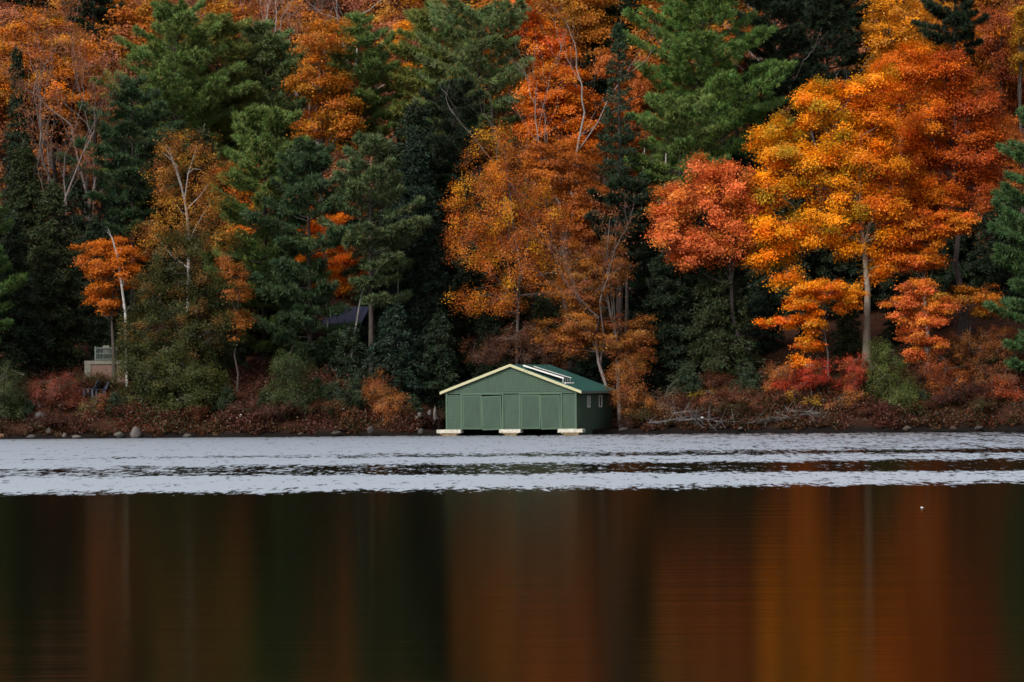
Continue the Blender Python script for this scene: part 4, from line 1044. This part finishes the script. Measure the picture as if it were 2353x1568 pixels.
# ------------------------------------------------------------------ shore things
def rock(label, u, v, Y, w_, h_, d_=None, tint=(1, 1, 1), seed=0, group='rocks at the waterline', point=0.0):
    w_ *= .85; h_ *= .8; tint = tuple(t * .62 for t in tint)
    p_ = at(u, v, Y)      # v is the foot of the stone
    bm = bmesh.new(); bmesh.ops.create_icosphere(bm, subdivisions=3, radius=1)
    r = random.Random(seed); ph = [r.uniform(0, 6) for _ in range(6)]
    for q in bm.verts:
        c = q.co; k = 1 + .16 * math.sin(2.3 * c.x + ph[0]) * math.sin(2.1 * c.y + ph[1]) + .1 * math.sin(4.1 * c.z + ph[2] + c.x * 3) + .05 * math.sin(9 * c.x + ph[3]) * math.sin(8 * c.y + 7 * c.z + ph[4])
        c *= k
        if point and c.z > 0: c.x *= 1 - point * c.z; c.y *= 1 - point * c.z
        c.x *= w_ / 2; c.y *= (d_ or w_ * .8) / 2; c.z *= h_ * .62
    me = bpy.data.meshes.new('rock'); bm.to_mesh(me); bm.free()
    for q in me.polygons: q.use_smooth = True
    o = link('rock', me, M_STONE, None, tint)
    o.location = (p_[0], Y, p_[2] + h_ * .22); o.rotation_euler = (0, 0, r.uniform(0, 6))
    return tag(o, label, 'rock', group)


ROCKS = [
    ('largest pale boulder on the left shore, right of the smaller ones', 312, 1001, -.35, 1.05, .72, (1.15, 1.1, 1.08), .15),
    ('rounded mossy rock just left of the largest boulder', 273, 1003, -.4, .75, .42, (1.0, 1.05, .95), 0),
    ('pinkish rock between the mossy rock and the driftwood slab', 214, 1004, -.4, .62, .38, (1.25, .95, .9), 0),
    ('tall pointed grey stone standing on the left bank', 139, 985, .9, .42, .72, (1.15, 1.2, 1.25), .55),
    ('broad grey rock at the waterline, left of the pointed stone', 112, 994, .4, .6, .4, (1, 1, 1.02), 0),
    ('small pinkish rock below the pointed stone', 148, 1003, -.3, .4, .3, (1.2, 1.05, 1), 0),
    ('flat low rock at the waterline below the pale slab', 178, 1006, -.5, .9, .22, (1.05, 1.05, 1.05), 0),
    ('dark low rock near the left edge of the shore', 72, 1006, -.4, .7, .25, (.7, .68, .66), 0),
    ('orange-tinted rock at the left edge', 3, 1004, -.4, .5, .32, (1.5, .85, .5), 0),
    ('dim lichen-grey boulder up in the red-brown shrub', 95, 962, 1.9, .95, .6, (.8, .85, .95), 0),
    ('dark rock at the foot of the twiggy orange bush', 852, 992, .1, .7, .5, (.55, .5, .48), 0),
    ('round grey rock at the waterline left of the boathouse', 967, 995, .0, .55, .4, (.65, .65, .62), 0),
    ('small white rock left of the pale upright stone', 964, 957, 1.8, .36, .34, (1.5, 1.5, 1.55), 0),
    ('whitish rock touching the pale upright stone', 987, 952, 1.9, .3, .4, (1.3, 1.3, 1.3), 0),
    ('pale upright stone beside the left corner of the boathouse', 1000, 958, 1.7, .34, .95, (1.35, 1.3, 1.25), .5),
    ('tiny white stone low beside the boathouse', 957, 962, 1.6, .22, .2, (1.6, 1.6, 1.6), 0),
    ('brown rock at the waterline below the green oval bush', 690, 1000, -.1, .6, .25, (.6, .5, .45), 0),
    ('low brown rock between the oval bush and the orange bush', 775, 997, .0, .8, .25, (.6, .5, .45), 0),
    ('dark stone at the waterline just right of the boathouse', 1432, 990, .1, .7, .34, (.5, .46, .45), 0),
    ('low dark stone at the waterline in front of the curved pale branch', 1960, 988, .1, .9, .3, (.5, .42, .38), 0),
    ('brown stone at the waterline below the round green bush', 2085, 987, .0, .7, .3, (.7, .55, .45), 0),
    ('dark stone at the waterline near the right edge', 2250, 986, .1, .8, .3, (.5, .44, .42), 0),
    ('pale small stone on the driftwood shore under the yellow bush', 1702, 986, .0, .4, .24, (1.1, 1.0, .9), 0),
    ('reddish stone at the waterline left of the right-edge stone', 2190, 986, -.1, .5, .24, (.9, .6, .5), 0),
    ('grey stone at the waterline below the dim crimson shrub', 585, 1003, -.2, .6, .3, (.9, .88, .86), 0),
    ('grey stone at the waterline below the yellow-olive cedar', 430, 1004, -.3, .55, .3, (.8, .8, .78), 0),
]
for i, (lab, u, v, Y, w_, h_, tn, pt_) in enumerate(ROCKS):
    rock(lab, u, v, Y, w_, h_, None, tn, i, point=pt_)
q = Poly(); q.box(-.45, .45, -.12, .12, -.04, .05)
o = link('driftwood_slab', q.mesh('driftwood_slab', .02), M_DRIFT, None, (1.3, 1.35, 1.4)); p_ = at(180, 991, .3); o.location = p_; o.rotation_euler = (.2, -.25, .4)
tag(o, 'pale driftwood slab lying on the rocks of the left shore', 'driftwood')
q = Poly(); q.box(-.07, .07, -.1, .1, 0, .75)
o = link('board', q.mesh('board', .01), M_WHITE, None); p_ = at(566, 977, 1.3); o.location = p_; o.rotation_euler = (0, -.55, .2)
tag(o, 'pale blue-white board leaning on the bank left of the green oval bush', 'board')
T = Tubes(8); T.add([(0, 0, 0), (.02, 0, 1.1), (.0, 0, 2.0)], [.11, .1, .1])
p_ = at(480, 905, 4.6); o = link('tree_stump', T.mesh('tree_stump'), M_BARK, None, (.6, .45, .28)); o.location = (p_[0], 4.6, p_[2] - .6)
tag(o, 'pale broken trunk stub right of the yellow-olive cedar', 'stump')


def fallen(name, label, cat, paths, Y, tint, seed, twig=14):
    """a dead tree lying along the shore: main stems through photo points, with broken side branches"""
    r = np.random.default_rng(seed)
    p0 = at(*paths[0][0][0], Y); root_loc = np.array((p0[0], Y, p0[2]))
    T = Tubes(6)
    for uv, r0 in paths:
        pts = np.array([at(a, b_, Y + r.uniform(-.3, .3)) for a, b_ in uv]) - root_loc
        t = np.linspace(0, 1, len(pts)); T.add(pts, r0 * (1 - .7 * t), 6)
        for _ in range(int(twig * len(uv) / 3)):
            s_ = r.random(); i = s_ * (len(pts) - 1); j = int(i); a = pts[j] + (pts[min(j + 1, len(pts) - 1)] - pts[j]) * (i - j)
            d = unit(np.array((r.normal(), r.normal() * .6, r.normal() * .55 + .1))); Ln = r.uniform(.3, 1.1)
            k = np.linspace(0, 1, 4)[:, None]; bpts = a + d * Ln * k + r.normal(size=3) * .2 * k ** 2
            bpts[:, 2] = np.maximum(bpts[:, 2], .02 - root_loc[2])
            T.add(bpts, r0 * .4 * (1 - .8 * k[:, 0]) + .004, 4)
    o = link(name, T.mesh(name), M_DRIFT, None, tint); o.location = root_loc
    return tag(o, label, cat, 'driftwood along the right shore')


fallen('fallen_tree', 'tangled grey fallen tree in the water right of the boathouse', 'driftwood',
       [([(1490, 972), (1530, 968), (1580, 958), (1605, 955)], .055), ([(1560, 967), (1610, 962), (1650, 968), (1700, 970)], .07), ([(1545, 950), (1585, 945), (1597, 958), (1605, 975)], .04), ([(1600, 975), (1640, 980), (1660, 972)], .05), ([(1590, 960), (1620, 985)], .035)], -.1, (1.0, 1.0, 1.05), 3, 16)
fallen('fallen_log', 'long dark half-sunk log right of the tangled fallen tree', 'driftwood',
       [([(1660, 975), (1720, 972), (1780, 966), (1830, 960)], .14), ([(1690, 970), (1697, 985)], .04), ([(1740, 968), (1756, 966), (1760, 984)], .05)], .3, (.55, .52, .5), 4, 5)
fallen('fallen_tree', 'pale fallen tree with fanned branches below the yellow shrub', 'driftwood',
       [([(1880, 950), (1850, 952), (1800, 960), (1760, 964)], .08), ([(1870, 945), (1840, 948), (1810, 945)], .05), ([(1860, 955), (1835, 945), (1780, 948)], .04), ([(1862, 950), (1880, 962)], .05)], .5, (1.0, .97, .9), 5, 14)
fallen('root_plate', 'upturned root plate at the right end of the pale fallen tree', 'driftwood', [([(1868, 988), (1872, 970), (1866, 955)], .12), ([(1872, 975), (1888, 970), (1892, 958)], .08), ([(1870, 975), (1880, 985)], .1)], .2, (.8, .7, .6), 6, 8)
fallen('fallen_branch', 'curved pale branch on the bank below the round green bush', 'driftwood', [([(1985, 962), (1998, 974), (2016, 980), (2030, 976), (2034, 970)], .09)], .4, (1.0, .75, .55), 7, 2)
fallen('fallen_branch', 'thin pale branch sticking up right of the boathouse shrub', 'driftwood', [([(1528, 918), (1533, 895), (1546, 880), (1558, 873)], .035)], 2.6, (.8, .75, .7), 8, 2)


def teardrop(name, label, u, v, Y, w_):
    p_ = at(u, v, Y)
    bm = bmesh.new(); bmesh.ops.create_uvsphere(bm, u_segments=14, v_segments=10, radius=.5)
    for q in bm.verts:
        if q.co.x > 0: q.co.y *= 1 - q.co.x; q.co.z *= 1 - q.co.x; q.co.x *= 1.5
    me = bpy.data.meshes.new(name); bm.to_mesh(me); bm.free()
    for q in me.polygons: q.use_smooth = True
    o = link(name, me, M_WHITE); o.scale = (w_, w_, w_ * .8); o.location = p_
    return tag(o, label, 'float')


vy = 33825 / (1167 - 879) - 300
teardrop('float', 'tiny white float drifting on the calm dark water', 2118, 1167, vy, .065)
teardrop('float', 'small white float lodged in the tangled grey driftwood', 1613, 960, -.3, .16)

# patio with railing, two garden chairs
pz = at(235, 864, 8.0)
pat = empty('patio', (pz[0], 8.0, pz[2]), 'small stone patio with a grey railing at the left, half hidden by cedars', 'patio')
q = Poly(); q.box(-1.05, 1.6, 0, 2.2, -1.2, .72); link('stone_base', q.mesh('stone_base', .02), M_BRICK, pat)
q = Poly(); q.box(-1.12, 1.65, -.06, 2.25, .722, .95); q.box(-1.1, -.72, -.045, .02, -.2, .72); link('stone_cap', q.mesh('stone_cap', .015), M_CAP, pat)
q = Poly(); q.box(-.4, .85, .05, .1, 1.72, 1.78); q.box(-.4, .85, .05, .1, 1.02, 1.07); q.box(-.4, .85, .05, .1, 1.38, 1.42)
for k in range(14): q.box(-.38 + k * .092, -.355 + k * .092, .06, .09, .95, 1.72)
link('railing', q.mesh('railing'), M_RAIL, pat)
for k in (-.42, .86):
    q = Poly(); q.box(k - .05, k + .05, .02, .13, .95, 1.84); link('post', q.mesh('post', .01), M_RAIL, pat)
q = Poly(); q.box(.05, .42, .15, .45, 1.3, 1.9); q.box(.02, .45, .12, .48, 1.75, 1.84)
o = link('planter', q.mesh('planter', .03), M_CAP); o.location = pat.location; tag(o, 'pale planter box behind the patio railing', 'planter')
q = Poly(); q.box(-.32, .32, -.2, .2, 0, .13); p_ = at(250, 878, 6.6)
o = link('stone_step', q.mesh('stone_step', .015), M_CAP); o.location = p_; tag(o, 'pale stone step below the patio, right of the dark chairs', 'step')
for k, (u, rz, lab) in enumerate(((207, -1.9, 'dark garden chair below the patio, left of its twin'), (228, -1.2, 'dark garden chair below the patio, right of its twin'))):
    X = ground_x(u, 5.0); zg = gz(X, 5.0)
    ch = empty('garden_chair', (X, 5.0, zg), lab, 'chair', 'garden chairs below the patio', rz=rz)
    Rb = Matrix.Translation((0, .25, .3)) @ Matrix.Rotation(math.radians(-24), 4, 'X')
    bk = Poly()
    for j in range(5): bk.box(-.27 + j * .11, -.175 + j * .11, 0, .025, 0, .72 + (.07, .12, .14, .12, .07)[j], Rb)
    link('backrest', bk.mesh('backrest'), M_CHAIR, ch)
    se = Poly()
    for j in range(5): se.box(-.28, .28, -.32 + j * .115, -.22 + j * .115, .36 - j * .022, .385 - j * .022)
    link('seat', se.mesh('seat'), M_CHAIR, ch)
    for s in (-1, 1):
        q = Poly(); q.box(s * .33 - .06, s * .33 + .06, -.38, .42, .56, .585); link('armrest', q.mesh('armrest', .006), M_CHAIR, ch)
        q = Poly(); q.box(s * .31 - .03, s * .31 + .03, -.32, -.22, 0, .56); link('leg', q.mesh('leg'), M_CHAIR, ch)
        q = Poly(); q.box(s * .29 - .02, s * .29 + .02, .25, .35, 0, .555); link('leg', q.mesh('leg'), M_CHAIR, ch)

# the cottage deep in the trees
cz = at(785, 765, 20)
cot = empty('cottage', (cz[0], 20, cz[2] - .6), 'dark cottage with a blue-grey metal roof, half hidden behind pines', 'cottage', rz=math.radians(-12))
q = Poly(); q.box(-1.05, 1.15, 0, 4.2, -1.5, 1.2); link('wall', q.mesh('wall'), M_COTTAGE, cot)
q = Poly()
for s in (0, 1):
    ya, yb = (-.35, 2.1) if s == 0 else (4.55, 2.1)
    q.hull8([(-1.3, ya, 1.12), (1.4, ya, 1.12), (-1.3, yb, 2.25), (1.4, yb, 2.25), (-1.3, ya, 1.2), (1.4, ya, 1.2), (-1.3, yb, 2.33), (1.4, yb, 2.33)])
for k in range(6):
    q.hull8([(-1.25 + k * .45, -.35, 1.2), (-1.22 + k * .45, -.35, 1.2), (-1.25 + k * .45, 2.1, 2.33), (-1.22 + k * .45, 2.1, 2.33), (-1.25 + k * .45, -.35, 1.235), (-1.22 + k * .45, -.35, 1.235), (-1.25 + k * .45, 2.1, 2.365), (-1.22 + k * .45, 2.1, 2.365)])
link('roof', q.mesh('roof'), M_SLATE, cot)
q = Poly(); q.prism([(0.02, 1.21), (4.18, 1.21), (2.1, 2.2)], 0, .05, Matrix.Translation((1.1, 0, 0)) @ Matrix.Rotation(math.radians(90), 4, 'Z') @ Matrix.Translation((0, -.05, 0)))
link('gable', q.mesh('gable'), M_COTTAGE, cot)
q = Poly(); q.box(-.4, .4, -.03, .02, .1, .9); wn = link('window', q.mesh('window', .004), M_RAIL, cot)
q = Poly(); q.box(-.33, .33, -.045, -.032, .17, .83); link('pane', q.mesh('pane'), M_GLASS, wn)
